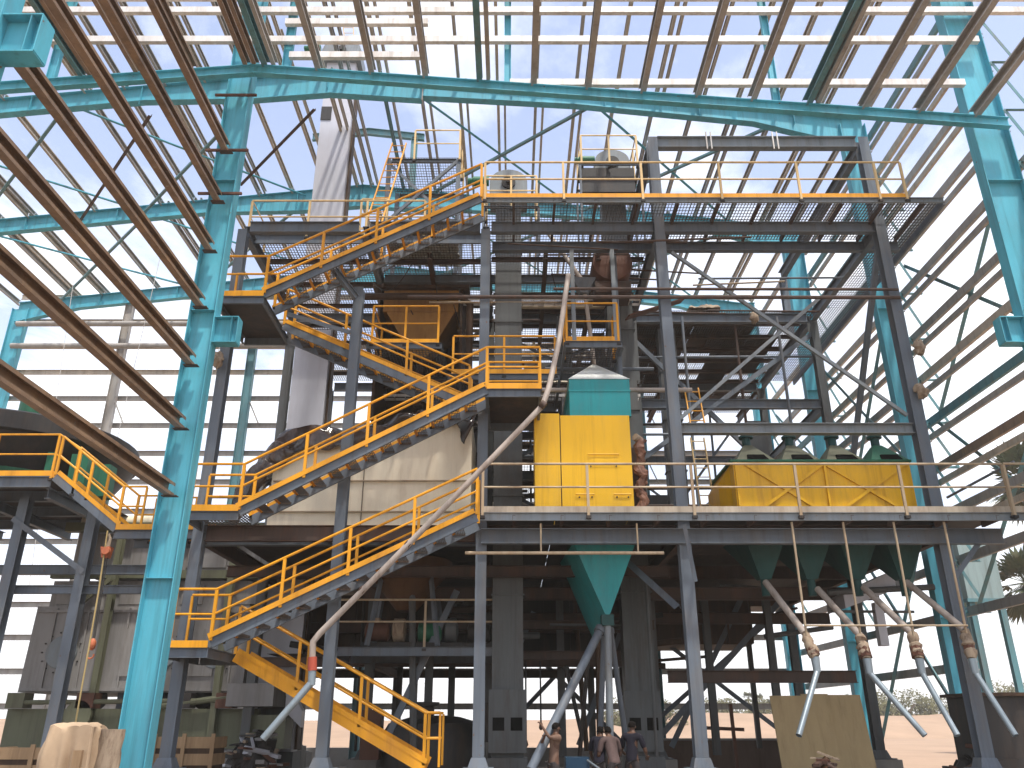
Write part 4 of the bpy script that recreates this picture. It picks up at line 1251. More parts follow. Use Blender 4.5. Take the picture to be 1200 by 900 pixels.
MB().tube([at(*q) for q in lpth] + [at(366, 772, 16.15)], .062, 12).build('pipe_run', 'pvc', lp)
MB().tube([at(366, 770, 16.15), at(366, 786, 16.15)], .085, 12).build('red_coupling', 'redv', lp)
MB().tube([at(366, 786, 16.15), at(365, 803, 16.15)], [.075, .07], 12).build('socket', 'zinc', lp)
MB().tube([at(365, 800, 16.15), at(308, 866, 16.0)], .066, 12, cap=False).build('spout', 'zinc', lp)
for px, py in ((636, 474), (478, 638), (424, 692)):
    p = at(px, py, 16.18)
    MB().tube([p + V((-.04, 0, .03)), p + V((.05, 0, -.04))], .085, 10).build('coupling', 'rust_shade', lp)
# rafters of rusty board under the top deck
bd = MB().bar(at(735, 372, 18.4), at(800, 352, 18.8), .3, .03).build('rusty_plank', 'drum')
tag(bd, 'loose rusty plank tilted beside the small guardrail above the silo', 'plank')

# ------------------------------------------------------------------ low platform machines, cones and pipes under the deck
def motor_set(label, x, y, z, mat, mat2):
    t = thing('pump_set', label, 'machine', (x, y, z))
    MB().box((x - .6, y - .3, z + .01), (x + .6, y + .3, z + .12)).build('base_frame', 'dark', t)
    MB().lathe([(.1, 0), (.22, .04), (.22, .55), (.17, .6)], (x - .55, y, z + .38), (1, 0, 0), 18).build('motor', mat, t)
    MB().lathe([(.12, 0), (.28, .05), (.28, .3), (.12, .34)], (x + .1, y, z + .42), (1, 0, 0), 18).build('gear_case', mat2, t)
    MB().box((x - .4, y - .12, z + .59), (x - .2, y + .12, z + .7)).build('terminal_box', mat2, t)
motor_set('small brown motor set on the low platform, left one', -3.0, 20.6, 3.26, 'drum', 'wrap')
motor_set('small green motor set on the low platform, middle one', -1.75, 20.7, 3.26, 'green', 'shaft')
motor_set('small rusty motor set on the low platform by its right corner', -.55, 20.8, 3.26, 'dark', 'drum')
cn = thing('ochre_cone', 'large dim ochre cone hopper beneath the main deck behind the stairs', 'hopper', (-2.6, 20.6, 4.2))
MB().lathe([(.25, 0), (1.1, 1.05), (1.1, 1.2)], (-2.6, 20.8, 4.15), n=28).build('cone', 'ochre_shade', cn)
for a in (0.6, 2.5, 3.9, 5.6):
    MB().bar((-2.6 + 1.1 * math.cos(a), 20.8 + 1.1 * math.sin(a), 3.28), (-2.6 + .8 * math.cos(a), 20.8 + .8 * math.sin(a), 4.9), .09, .09).build('leg', 'grey', cn)
tk = thing('dark_vessel', 'dark squat vessel on the ground behind the lowest stairs', 'vessel', (-1.9, 21.5, .1))
MB().lathe([(1.25, .1), (1.3, .2), (1.3, 1.35), (1.15, 1.6), (.6, 1.75), (.3, 1.78)], (-1.9, 22, .0), n=32).build('shell', 'dark', tk)
MB().lathe([(.3, 1.7), (.3, 2.0), (.42, 2.0), (.42, 2.08)], (-2.2, 21.6, 0), n=16).build('manhole', 'dark', tk)
MB().box((-.9, 20.6, 1.2), (-.4, 21.2, 2.05)).build('side_box', 'dark', tk)
MB().box((-3.6, 21.2, .8), (-3.15, 21.8, 1.9)).build('gear_box', 'drum', tk)
for k_, (a, b_, r, mt, lab) in enumerate((
        (at(712, 724, 18.4), at(716, 905, 18.2), .075, 'grey_l', 'upright grey tube standing under the silo hopper tip'),
        (at(705, 735, 18.5), at(622, 902, 17.2), .09, 'grey', 'thick grey tube slanting from the silo hopper to the worker'),
        (at(708, 740, 18.8), at(702, 900, 19.0), .06, 'grey', 'slim grey tube beside the upright tube under the hopper'),
        (at(715, 735, 19.0), at(738, 900, 19.6), .06, 'grey', 'grey tube splayed right under the silo hopper'),
        (at(690, 760, 20), at(678, 900, 20.6), .05, 'dark', 'dark tube left of the tube cluster under the hopper'),
        (at(663, 780, 21), at(681, 858, 21), .05, 'dark', 'dark bent tube leaning behind the slanting tube'))):
    t = thing('support_tube', lab, 'tube', b_)
    MB().tube([a, b_], r, 12).build('tube_run', mt, t)
    MB().tube([a + (b_ - a).normalized() * .02, a + (b_ - a).normalized() * .14], r * 1.4, 12).build('collar', mt, t)
for px, lab in ((647, 'thin rod hanging by the elevator leg'), (700 - 0, 'thin rod hanging nearer the slanting tube')):
    px = 616 if px == 647 else 633
    a, b_ = at(px, 775, 20), at(px, 870 if px == 616 else 850, 20)
    t = thing('hanging_rod', lab, 'rod', a)
    MB().tube([a, (a.x, a.y, b_.z)], .022, 6).build('rod_run', 'dark', t)
    MB().lathe([(.02, 0), (.05, .05), (.03, .14)], (a.x, a.y, b_.z - .1), n=10).build('weight', 'rust_shade', t)

# ------------------------------------------------------------------ the left platform, round green mill and its stairs
lpf = thing('left_platform', 'grey platform on posts at left carrying the round green mill', 'platform', (-12, 20, 0))
PZ = 7.08
for x, y in ((-12.1, 20.0), (-10.45, 20.2), (-12.1, 23.5), (-10.4, 23.5), (-15, 20), (-15, 23.5)):
    c = MB().isec((x, y, .8), (x, y, PZ - .3), .26, .24, (0, 1, 0)).build('post', 'grey', lpf)
    MB().box((x - .3, y - .3, .1), (x + .3, y + .3, .799)).build('pedestal', 'concrete', c)
m = MB()
for y in (19.05, 20.4, 22, 23.6):
    MB().isec((-16, y, PZ - .14), (-11.05 + (y - 19) * .0, y, PZ - .14), .26, .15).build('beam', 'grey', lpf)
for x in (-15, -13, -11.1):
    MB().isec((x, 19.1, PZ - .40), (x, 24, PZ - .40), .24, .15).build('beam', 'grey', lpf)
MB().box((-16, 19.0, PZ - .005), (-11.0, 24.2, PZ + .01)).build('floor_plate', 'plate', lpf)
# main level walkway to the tower
for y in (19.0, 20.1):
    MB().csec((-9.3, y, Z2 + .05), (-6.9, y, Z2 + .05), .2, .07).build('beam', 'grey', lpf)
MB().box((-9.3, 18.98, Z2 + .155), (-6.9, 20.14, Z2 + .165)).build('floor_plate', 'plate', lpf)
MB().bar((-9.25, 18.94, Z2 + .22), (-6.9, 18.94, Z2 + .22), .01, .13).build('kick_strip', 'yellow', lpf)
MB().isec((-16, 20.3, 4.6), (-9, 20.3, 4.6), .2, .14).build('beam', 'grey', lpf)
MB().isec((-16, 21.6, 5.3), (-9, 21.6, 5.3), .24, .14).build('beam', 'grey', lpf)
MB().angle((-12.3, 19.9, 6.2), (-10.3, 19.9, 4.9), .12, (0, 1, 0)).build('brace', 'grey', lpf)
guardrail('yellow guardrail curving round the green mill platform at far left', [(-15.5, 19.0, PZ), (-11.05, 19.0, PZ), (-10.45, 19.0, PZ - .38)], 'yellow', sp=1.4, toe=.13)
guardrail('yellow guardrail on the short left walkway behind the big turquoise column', [(-8.9, 20.1, Z2 + .17), (-6.9, 20.1, Z2 + .17)], 'yellow', sp=1.0, toe=.1)
staircase('short yellow stairs going down right from the green mill platform', -9.25, Z2 + .2, -10.95, PZ, 19.0, 19.85, tail0=-8.7)
gm = thing('round_mill', 'big round dark green mill with wide grey rim at the left edge', 'mill', (-14, 21.6, PZ))
MB().lathe([(2.98, 1.36), (3.05, 1.4), (3.05, 1.84), (2.95, 1.9), (.3, 2.0)], (-13.9, 22.2, PZ), n=48).build('rim', 'dark', gm)
MB().lathe([(2.45, .55), (2.97, 1.35), (.4, 1.355)], (-13.9, 22.2, PZ), n=48).build('pan', 'dark', gm)
MB().lathe([(2.4, .1), (2.45, .2), (2.45, 1.2)], (-13.9, 22.2, PZ), n=40).build('drum', 'green', gm)
MB().lathe([(.32, 1.9), (.32, 3.0), (.1, 3.05)], (-13.6, 21.7, PZ), n=18).build('neck', 'green', gm)
for a in (-1.9, -1.3, -.75):
    x, y = -13.9 + 2.75 * math.cos(a), 22.2 + 2.75 * math.sin(a)
    MB().bar((x, y, PZ + .02), (x, y, PZ + 1.0), .2, .2, (0, 1, 0)).build('leg', 'green', gm)
MB().box((-11.45, 20.4, PZ + .02), (-11.0, 20.9, PZ + 1.0)).build('drive_box', 'green', gm)
MB().box((-10.85, 20.5, PZ - .1), (-10.45, 20.9, PZ + .75)).build('panel_box', 'green', gm)

# ------------------------------------------------------------------ great grey machine at ground level, left
gmch = thing('grey_dryer', 'great grey boxy machine casing with round covers under the left platform', 'machine', (-10.5, 24, .1))
MY = 23.0
body = MB().hexa([(-13.0, MY, 2.35), (-7.1, MY, 2.35), (-7.1, MY + 4, 2.35), (-13.0, MY + 4, 2.35), (-12.95, MY, 4.55), (-7.1, MY, 4.55), (-7.1, MY + 4, 4.55), (-12.95, MY + 4, 4.55)]).build('lower_casing', 'machine', gmch)
MB().box((-12.7, MY + .1, 4.551), (-7.2, MY + 4, 5.25)).build('middle_casing', 'machine', gmch)
MB().box((-12.75, MY - .08, 5.3), (-6.7, MY + .1, 5.52)).build('sill_beam', 'olive', gmch)
up_ = MB().box((-12.3, MY + .15, 5.521), (-6.9, MY + 3.6, 6.6)).build('upper_casing', 'machine', gmch)
MB().hexa([(-6.899, MY + .2, 5.53), (-5.9, MY + .6, 5.2), (-5.9, MY + 3, 5.2), (-6.899, MY + 3.5, 5.53), (-6.899, MY + .2, 6.5), (-5.9, MY + .6, 5.75), (-5.9, MY + 3, 5.75), (-6.899, MY + 3.5, 6.5)]).build('hood_end', 'duct', gmch)
MB().box((-12.6, MY - .1, 6.601), (-6.8, MY + .15, 6.85)).build('sill_beam', 'olive', gmch)
for x in (-12.05, -9.35, -7.9):
    q = MB().lathe([(.42, 0), (.42, .03), (.40, .05)], (x, MY - .002, 3.35), (0, -1, 0), 28).build('round_cover', 'grey_l', body)
    k = MB()
    for j in range(14):
        a = 2 * math.pi * j / 14
        k.lathe([(.022, 0), (.022, .03)], (x + .52 * math.cos(a), MY - .003, 3.35 + .52 * math.sin(a)), (0, -1, 0), 6)
    k.build('bolt_ring', 'dark', q)
for x0 in (-12.1, -10.7, -9.1, -7.9):
    MB().box((x0, MY + .10, 5.62), (x0 + 1.1, MY + .148, 6.5)).build('panel', 'machine', up_)
for x in (-11.9, -10.9, -9.3, -7.7, -6.85):
    MB().isec((x, MY - .2, .9), (x + (.18 if x < -11 else 0), MY - .2, 6.6), .2, .16, (0, 1, 0)).build('frame_post', 'olive', gmch)
MB().angle((-11.8, MY - .3, 4.4), (-10.9, MY - .3, 5.2), .12, (0, 1, 0)).build('strut', 'olive', gmch)
MB().box((-13.1, MY - .1, 1.0), (-6.6, MY + .2, 1.95)).build('base_beam', 'olive', gmch)
MB().box((-13.6, MY - 1.0, .1), (-6.2, MY + 4, .98)).build('plinth', 'concrete', gmch)
for x, r in ((-11.2, .28), (-10.0, .33), (-9.3, .3), (-8.2, .26)):
    MB().lathe([(r * .6, 0), (r, .08), (r, .5), (r * .5, .6)], (x, MY + .2, 2.2), (0, 1, 0), 18).build('roller_drive', 'dark', gmch)
MB().lathe([(.35, 0), (.35, .12)], (-11.15, MY - .35, 1.8), (0, 1, 0), 24).build('hand_wheel', 'olive', gmch)
MB().box((-7.3, MY - .6, 2.0), (-6.1, MY + .6, 2.55)).build('end_casing', 'machine', gmch)
MB().box((-6.9, MY - .3, 1.0), (-5.8, MY + .5, 1.8)).build('side_frame', 'olive', gmch)
MB().hexa([(-5.9, MY - .1, 1.9), (-5.5, MY + .1, 1.5), (-5.5, MY + .4, 1.5), (-5.9, MY + .4, 1.9), (-5.9, MY - .1, 2.6), (-5.5, MY + .1, 1.9), (-5.5, MY + .4, 1.9), (-5.9, MY + .4, 2.6)]).build('guard', 'duct', gmch)
MB().tube([(-12.3, MY + .3, 6.95), (-9, MY + .3, 6.95)], .2, 14).build('header_pipe', 'cream', gmch)
for x in (-12.4, -11.5, -10.4, -8.9, -7.5):
    MB().bar((x, MY - .025, 2.4), (x, MY - .025, 4.5), .05, .045, (0, 1, 0)).build('rib', 'machine', body)
for z in (2.42, 4.42):
    MB().bar((-12.9, MY - .03, z), (-7.15, MY - .03, z), .055, .07).build('flange', 'machine', body)
for x in (-10.1, -8.3):
    d_ = MB().box((x - .35, MY - .04, 2.75), (x + .35, MY - .002, 3.95)).build('access_door', 'machine', body)
    MB().tube([(x + .25, MY - .045, 3.2), (x + .25, MY - .09, 3.25), (x + .25, MY - .09, 3.45), (x + .25, MY - .045, 3.5)], .015, 6).build('handle', 'dark', d_)
for x in (-12.2, -10.5, -8.8, -7.3):
    MB().box((x - .3, MY + .06, 4.62), (x + .3, MY + .098, 5.15)).build('hatch', 'machine', gmch)
for x0, z0, x1, z1, r in ((-12.6, 2.1, -7.0, 2.15, .06), (-11.6, 2.0, -11.6, 4.4, .045), (-8.55, 2.0, -8.55, 5.2, .05), (-12.9, 5.0, -9.6, 5.05, .05), (-9.9, 1.9, -6.8, 2.3, .08)):
    MB().tube([(x0, MY - .28, z0), (x1, MY - .28, z1)], r, 8).build('pipe_run', random.choice(['dark', 'olive', 'rail_l']), gmch)
for x in (-12.8, -11.0, -9.7, -8.5, -7.4):
    MB().box((x - .25, MY - .35, 1.96), (x + .2, MY + .1, 2.33)).build('gear_box', random.choice(['dark', 'olive', 'drum']), gmch)

# ------------------------------------------------------------------ chain hoist and rope
hx = at(128, 632, 18.4)
ho = thing('chain_hoist', 'orange chain hoist hanging from the left platform with its hook below', 'hoist', hx)
MB().frustum(hx.x - .07, hx.x + .07, hx.y - .08, hx.y + .08, hx.z - .42, hx.x - .12, hx.x + .10, hx.y - .09, hx.y + .09, hx.z - .18).build('hoist_body', 'orange', ho)
MB().tube([hx + V((0, 0, -.18)), hx + V((.02, 0, .02)), hx + V((-.03, 0, .12))], [.05, .03, .025], 8).build('top_hook', 'wrap', ho)
MB().lathe([(.09, 0), (.11, .04), (.08, .12)], hx + V((.02, -.06, -.30)), (.2, -1, .1), 14).build('wheel_cover', 'orange', ho)
hk = at(107, 762, 18.4)
for dx in (-.02, .035):
    MB().tube([hx + V((dx, 0, -.4)), V((hk.x + dx * .5, hk.y, hk.z + .25))], .016, 6).build('chain', 'chain', ho)
hb = MB().lathe([(.03, 0), (.07, .05), (.07, .18), (.03, .24)], V((hk.x, hk.y, hk.z)), n=12).build('hook_block', 'orange', ho)
MB().tube([V((hk.x + .07 * math.sin(a), hk.y, hk.z - .1 - .07 * math.cos(a))) for a in [i * .5 - 2.6 for i in range(10)]], .018, 6).build('hook', 'orange', hb)
rp = MB().tube([at(126, 622, 18.3), at(116, 690, 18.2), at(104, 760, 18.1), at(95, 810, 18.0), at(88, 850, 17.9)], .018, 6).build('rope', 'rope')
tag(rp, 'yellowish rope hanging down beside the orange chain hoist', 'rope')

# ------------------------------------------------------------------ foreground goods at left
def bundle():
    t = thing('burlap_bundle', 'tall goods bundle draped in tan burlap at the lower left', 'bundle', (-6.2, 13, .1))
    m = MB()
    nx, nz = 120, 46
    for j in range(nz + 1):
        for i in range(nx):
            a = 2 * math.pi * i / nx
            f = j / nz
            sq = 1 / max(abs(math.cos(a)), abs(math.sin(a))) ** .8
            if f < .25:                       # the flat top, from the middle outwards
                r, z = .01 + .31 * f / .25 * sq, 1.60 + .03 * noise.noise(V((math.cos(a) * f * 9, math.sin(a) * f * 9, 2)))
                z -= .05 * max(0, f - .18) / .07
            else:                             # the hanging sides with deep folds
                g = (f - .25) / .75
                amp = .03 + .17 * g ** .6
                wv = math.cos(7 * a + 1.3 * math.sin(2 * a) + .6) + .45 * math.cos(13 * a + 2 + g)
                r = .32 * sq + .05 * g + amp * wv * .55 + .03 * noise.noise(V((a * 3, g * 3, 7)))
                z = 1.55 - 1.42 * g + .05 * math.sin(5 * a)
                if math.cos(a) < -.35 and g < .5:
                    r += .16 * math.sin(g / .5 * math.pi) * (-math.cos(a) - .35)
            m.v.append(V((-6.34 + r * math.cos(a), 13 + .9 * r * math.sin(a), max(.11, z))))
    for j in range(nz):
        for i in range(nx):
            i2 = (i + 1) % nx
            m.f.append((j * nx + i, j * nx + i2, (j + 1) * nx + i2, (j + 1) * nx + i))
    m.smooth = True
    m.build('burlap_cover', 'burlap', t)
    m = MB()
    for j in range(14):
        for i in range(16):
            a = 2 * math.pi * i / 16
            z = .1 + 1.42 * j / 13
            r = .17 + .03 * noise.noise(V((math.cos(a) * 4, math.sin(a) * 4, z * 6))) + .012 * math.sin(a * 5 + z * 40)
            m.v.append(V((-5.86 + r * math.cos(a), 13.05 + r * math.sin(a), z)))
    for j in range(13):
        for i in range(16):
            i2 = (i + 1) % 16
            m.f.append((j * 16 + i, j * 16 + i2, (j + 1) * 16 + i2, (j + 1) * 16 + i))
    m.f.append(tuple(13 * 16 + i for i in range(16)))
    m.smooth = True
    m.build('wrapped_roll', 'wrap', t)
    MB().box((-6.16, 12.60, .1), (-6.04, 12.66, 1.25)).build('wooden_slat', 'wood', t)
bundle()
def crate(label, x, y, w, d, h):
    t = thing('wooden_crate', label, 'crate', (x, y, .1))
    for k in range(4):
        z = .14 + k * (h / 4)
        MB().box((x - w / 2, y - d / 2, z), (x + w / 2, y - d / 2 + .025, z + h / 4 * .68)).build('slat', 'wood', t)
        MB().box((x + w / 2 - .025, y - d / 2 + .03, z), (x + w / 2, y + d / 2, z + h / 4 * .68)).build('slat', 'wood', t)
        MB().box((x - w / 2, y - d / 2 + .03, z), (x - w / 2 + .025, y + d / 2, z + h / 4 * .68)).build('slat', 'wood', t)
    for sx in (-.47, 0, .47):
        MB().box((x + sx * w - .04, y - d / 2 - .028, .1), (x + sx * w + .04, y - d / 2 - .002, h + .1)).build('batten', 'wood', t)
    MB().box((x - w / 2 + .03, y - d / 2 + .03, .1), (x + w / 2 - .03, y + d / 2 - .03, h * .9)).build('packing', 'hood', t)
crate('wooden slatted crate behind the burlap bundle', -8.6, 16.5, 1.5, .8, 1.15)
crate('wooden slatted crate right of the big turquoise column', -6.9, 19.2, 1.3, .8, 1.3)
# heap of scrap parts
def scrap(label, cx, cy, n, zt, mats, spread=.5):
    t = thing('scrap_heap', label, 'scrap', (cx, cy, .1))
    def hz_(u, w_):
        d = math.hypot(u, w_)
        return max(0, (1 - d ** 1.6)) * (zt - .25) * (.8 + .35 * noise.noise(V((u * 3 + cx, w_ * 3, cy))))
    m = MB()
    N = 26
    for a in range(N + 1):
        for b in range(N + 1):
            u, w_ = a / N * 2 - 1, b / N * 2 - 1
            m.v.append(V((cx + u * spread * 1.5, cy + w_ * .8, .1 + hz_(u, w_) + .05 * noise.noise(V((u * 11, w_ * 11, cx))))))
    for a in range(N):
        for b in range(N):
            q = a * (N + 1) + b
            m.f.append((q, q + N + 1, q + N + 2, q + 1))
    m.build('heap', mats[0], t)
    for k in range(n):
        u, w_ = random.uniform(-.75, .75), random.uniform(-.9, .2)
        p = V((cx + u * spread * 1.5, cy + w_ * .8, .12 + hz_(u, w_)))
        a = V((random.uniform(-1, 1), random.uniform(-1, 1), random.uniform(-.25, .35))).normalized() * random.uniform(.12, .34)
        if random.random() < .7:
            MB().bar(p - a, p + a, random.uniform(.04, .24), random.uniform(.02, .09)).build('scrap_piece', random.choice(mats), t)
        else:
            MB().tube([p - a, p + a], random.uniform(.02, .07), 8).build('scrap_piece', random.choice(mats), t)
scrap('jumbled heap of dark machine parts beside the elevator foot', -6.0, 20.8, 46, 1.9, ['dark', 'duct', 'wrap', 'drum', 'machine'], .55)
scrap('low heap of rusty offcuts by the plywood sheets', 6.2, 17.8, 34, 1.25, ['hood', 'drum', 'rust_shade', 'wrap'], .5)
scrap('dark heap of offcuts at the lower right edge', 10.2, 19.8, 30, 1.4, ['dark', 'rust_shade', 'drum'], .6)

# plywood sheets, plinths
ply = thing('plywood_stack', 'tall tan plywood sheets leaning in front of the plinth', 'plywood', (7, 20, .1))
for k, (xa, xb, zt, mt) in enumerate(((5.9, 6.9, 2.18, 'ply'), (6.62, 7.25, 2.22, 'ply'), (7.02, 8.0, 2.20, 'ply'))):
    MB().hexa([(xa, 19.6 + k * .05, .1), (xb, 19.6 + k * .05, .1), (xb, 19.63 + k * .05, .1), (xa, 19.63 + k * .05, .1),
               (xa - .05, 19.9 + k * .05, zt), (xb - .06, 19.9 + k * .05, zt), (xb - .06, 19.93 + k * .05, zt), (xa - .05, 19.93 + k * .05, zt)]).build('sheet', mt, ply)
pw = thing('plinth_wall', 'low dark rendered plinth wall along the far side of the floor', 'wall', (3, 30, 0))
MB().box((3.2, 29.4, .1), (11.0, 29.8, 1.08)).build('wall_face', 'brick', pw)
MB().box((3.2, 29.35, 1.081), (11.0, 29.85, 1.14)).build('coping', 'concrete', pw)
MB().box((-23, 33.8, .1), (11, 34.1, .75)).build('rear_plinth', 'concrete', pw)
dc = thing('dark_casing', 'dark boxy machine casing at the lower right corner', 'machine', (10.8, 20, .1))
MB().box((10.15, 19.1, .901), (11.9, 20.5, 2.15)).build('shell', 'dark', dc)
MB().box((10.05, 19.0, 2.151), (12.0, 20.6, 2.22)).build('lid', 'hood', dc)
MB().box((10.2, 19.0, .1), (12.0, 20.6, .9)).build('base', 'dark', dc)
pt = thing('pale_tank', 'pale teal boxy tank on legs outside the right wall', 'tank', (14.5, 24, 0))
MB().box((13.05, 24, 4.9), (14.1, 26, 6.5)).build('body', 'paletank', pt)
MB().box((13.0, 23.95, 4.8), (14.15, 26.05, 4.899)).build('skirt', 'teal_d', pt)
for x in (13.15, 14.0):
    for y in (24.1, 25.9):
        MB().box((x - .08, y - .08, 0), (x + .08, y + .08, 4.799)).build('leg', 'teal_d', pt)
db = thing('duct_box', 'grey folded sheet duct under the right end of the main deck', 'duct', (8.2, 20.5, 3.5))
MB().hexa([(8.0, 20.2, 4.15), (9.3, 20.2, 4.6), (9.3, 21.4, 4.6), (8.0, 21.4, 4.15), (8.0, 20.2, 4.5), (9.3, 20.2, 5.05), (9.3, 21.4, 5.05), (8.0, 21.4, 4.5)]).build('body', 'duct', db)
MB().box((8.75, 20.3, 3.3), (8.95, 20.5, 4.3)).build('drop', 'duct', db)
# cross of rusty stakes outside
sk = thing('stake_cross', 'rusty upright stake with a cross board by the grey column', 'stake', at(857, 895, 27))
a = at(857, 825, 27)
MB().bar((a.x, 27, .1), (a.x - .03, 27, a.z), .1, .08, (0, 1, 0)).build('stake', 'drum', sk)
a, b_ = at(828, 853, 26.9), at(872, 855, 26.9)
MB().bar(a, b_, .06, .1).build('cross_board', 'drum', sk)
# work lamps and rags tied on members
for px, py, y, lab in ((255, 422, 17.3, 'round dusty lamp hung on the left tower column below the bracket'), (1077, 408, 17.3, 'tan rag bundle tied high on the right tower column'), (1080, 458, 17.3, 'tan rag bundle tied lower on the right tower column'), (884, 372, 22.0, 'tan sack lying on the rear deck beam')):
    p = at(px, py, y)
    m = MB()
    for j in range(9):
        for i in range(12):
            th, ph = math.pi * j / 8, 2 * math.pi * i / 12
            r = .13 * (1 + .9 * noise.noise(V((math.cos(ph) * 2 + px, math.sin(ph) * 2 + py, j * .7))))
            m.v.append(p + V((r * math.sin(th) * math.cos(ph), r * math.sin(th) * math.sin(ph), 1.35 * r * math.cos(th))))
    for j in range(8):
        for i in range(12):
            m.f.append((j * 12 + i, j * 12 + (i + 1) % 12, (j + 1) * 12 + (i + 1) % 12, (j + 1) * 12 + i))
    m.smooth = True
    o = m.build('rag_bundle' if px > 300 else 'work_lamp', 'wrap')
    tag(o, lab, 'rag' if px > 300 else 'lamp')

# ------------------------------------------------------------------ people
def skin_mesh(name, joints, edges, mat, sub=1):
    me = bpy.data.meshes.new(name)
    keys = list(joints)
    me.from_pydata([joints[k][0] for k in keys], [(keys.index(a), keys.index(b)) for a, b in edges], [])
    o = bpy.data.objects.new(name + '_tmp', me)
    COL.objects.link(o)
    mod = o.modifiers.new('s', 'SKIN')
    sv = me.skin_vertices[0].data
    for i, k in enumerate(keys):
        r = joints[k][1]
        sv[i].radius = r if isinstance(r, tuple) else (r, r)
        sv[i].use_root = (i == 0)
    o.modifiers.new('d', 'SUBSURF').levels = sub
    dg = bpy.context.evaluated_depsgraph_get()
    out = bpy.data.meshes.new_from_object(o.evaluated_get(dg))
    out.name = name
    bpy.data.objects.remove(o)
    out.polygons.foreach_set('use_smooth', [True] * len(out.polygons))
    out.materials.clear()
    out.materials.append(M[mat])
    return out
def person(label, loc, rz, h, shirt, bend=0.0, handL=None, handR=None, world=False):
    if world:     # hand targets given in scene directions
        R_ = Matrix.Rotation(-rz, 3, 'Z')
        handL, handR = R_ @ V(handL), R_ @ V(handR)
    t = thing('person', label, 'person', loc)
    t.rotation_euler = (0, 0, rz)
    k = h / 1.7
    cb, sb = math.cos(bend), math.sin(bend)
    def up(x, y, z):     # torso points, bent forward (towards -y) about the hips
        dz = z - .92
        return V((x, y * cb - dz * sb, .92 + dz * cb - y * sb * 0)) * k
    def hand(side, elbow, wrist, J, E, tag_):
        d = (wrist - elbow).normalized()
        s_ = V((0, 0, 1)).cross(d)
        s_ = s_.normalized() if s_.length > .01 else V((1, 0, 0))
        J['palm' + tag_] = (wrist + d * .06 * k, (.038 * k, .02 * k))
        E.append(('wr' + tag_, 'palm' + tag_))
        for f, (off, ln) in enumerate(((-.03, .055), (-.01, .07), (.01, .068), (.03, .05))):
            a = wrist + d * .10 * k + s_ * off * k
            b = a + d * ln * .6 * k + V((0, 0, -.015 * k))
            c = b + d * ln * .4 * k + V((0, 0, -.03 * k))
            J[f'f{f}a' + tag_], J[f'f{f}b' + tag_], J[f'f{f}c' + tag_] = (a, .010 * k), (b, .009 * k), (c, .008 * k)
            E += [('palm' + tag_, f'f{f}a' + tag_), (f'f{f}a' + tag_, f'f{f}b' + tag_), (f'f{f}b' + tag_, f'f{f}c' + tag_)]
        a = wrist + d * .04 * k + s_ * -.045 * k
        J['tha' + tag_], J['thb' + tag_] = (a, .011 * k), (a + d * .05 * k - s_ * .02 * k, .009 * k)
        E += [('palm' + tag_, 'tha' + tag_), ('tha' + tag_, 'thb' + tag_)]
    J = {'hip': (V((0, 0, .92)) * k, (.13 * k, .095 * k))}
    E = []
    def add(n, p, r, prev):
        J[n] = (p, r)
        E.append((prev, n))
    add('waist', up(0, 0, 1.08), (.125 * k, .085 * k), 'hip')
    add('chest', up(0, 0, 1.28), (.15 * k, .10 * k), 'waist')
    add('neckb', up(0, .01, 1.42), .075 * k, 'chest')
    add('neck', up(0, -.01, 1.49), .048 * k, 'neckb')
    hp = up(0, -.03, 1.585)
    add('head', hp, (.072 * k, .088 * k), 'neck')
    add('crown', up(0, -.02, 1.66), (.055 * k, .065 * k), 'head')
    arms = {}
    for s_, g_ in ((-1, 'L'), (1, 'R')):
        sh = up(s_ * .19, 0, 1.39)
        tgt = handL if s_ < 0 else handR
        wr = V(tgt) * k if tgt else up(s_ * .25, -.12, .92)
        mid = (sh + wr) / 2
        dd = (wr - sh)
        ln = dd.length
        half = .275 * k
        off = math.sqrt(max(0, half * half - ln * ln / 4))
        el = mid + (V((s_ * .5, .5, -.7)).normalized()) * off
        add('sh' + g_, sh, .058 * k, 'neckb')
        add('el' + g_, el, .043 * k, 'sh' + g_)
        add('wr' + g_, wr, .028 * k, 'el' + g_)
        hand(s_, el, wr, J, E, g_)
        arms[g_] = (sh, el, wr)
        add('th' + g_, V((s_ * .09, .01, .80)) * k, .085 * k, 'hip')
        add('kn' + g_, V((s_ * .11, -.03, .48)) * k, .058 * k, 'th' + g_)
        add('an' + g_, V((s_ * .12, .02, .09)) * k, .04 * k, 'kn' + g_)
        add('to' + g_, V((s_ * .13, -.15, .035)) * k, (.042 * k, .03 * k), 'an' + g_)
    body = bpy.data.objects.new('body', skin_mesh('body', J, E, 'skin', 2))
    COL.objects.link(body)
    body.parent = t
    # shirt with sleeves
    S = {'w': (up(0, 0, .80), (.15 * k, .115 * k)), 'w2': (up(0, 0, 1.1), (.14 * k, .10 * k)), 'c': (up(0, 0, 1.28), (.165 * k, .115 * k)), 'n': (up(0, .01, 1.40), .095 * k)}
    SE = [('w', 'w2'), ('w2', 'c'), ('c', 'n')]
    for g_ in 'LR':
        sh, el, wr = arms[g_]
        S['s' + g_], S['e' + g_] = (sh, .075 * k), (sh.lerp(el, .85), .062 * k)
        SE += [('n', 's' + g_), ('s' + g_, 'e' + g_)]
    o = bpy.data.objects.new('shirt', skin_mesh('shirt', S, SE, shirt, 2))
    COL.objects.link(o)
    o.parent = t
    T_ = {'h': (V((0, 0, 1.0)) * k, (.14 * k, .105 * k))}
    TE_ = []
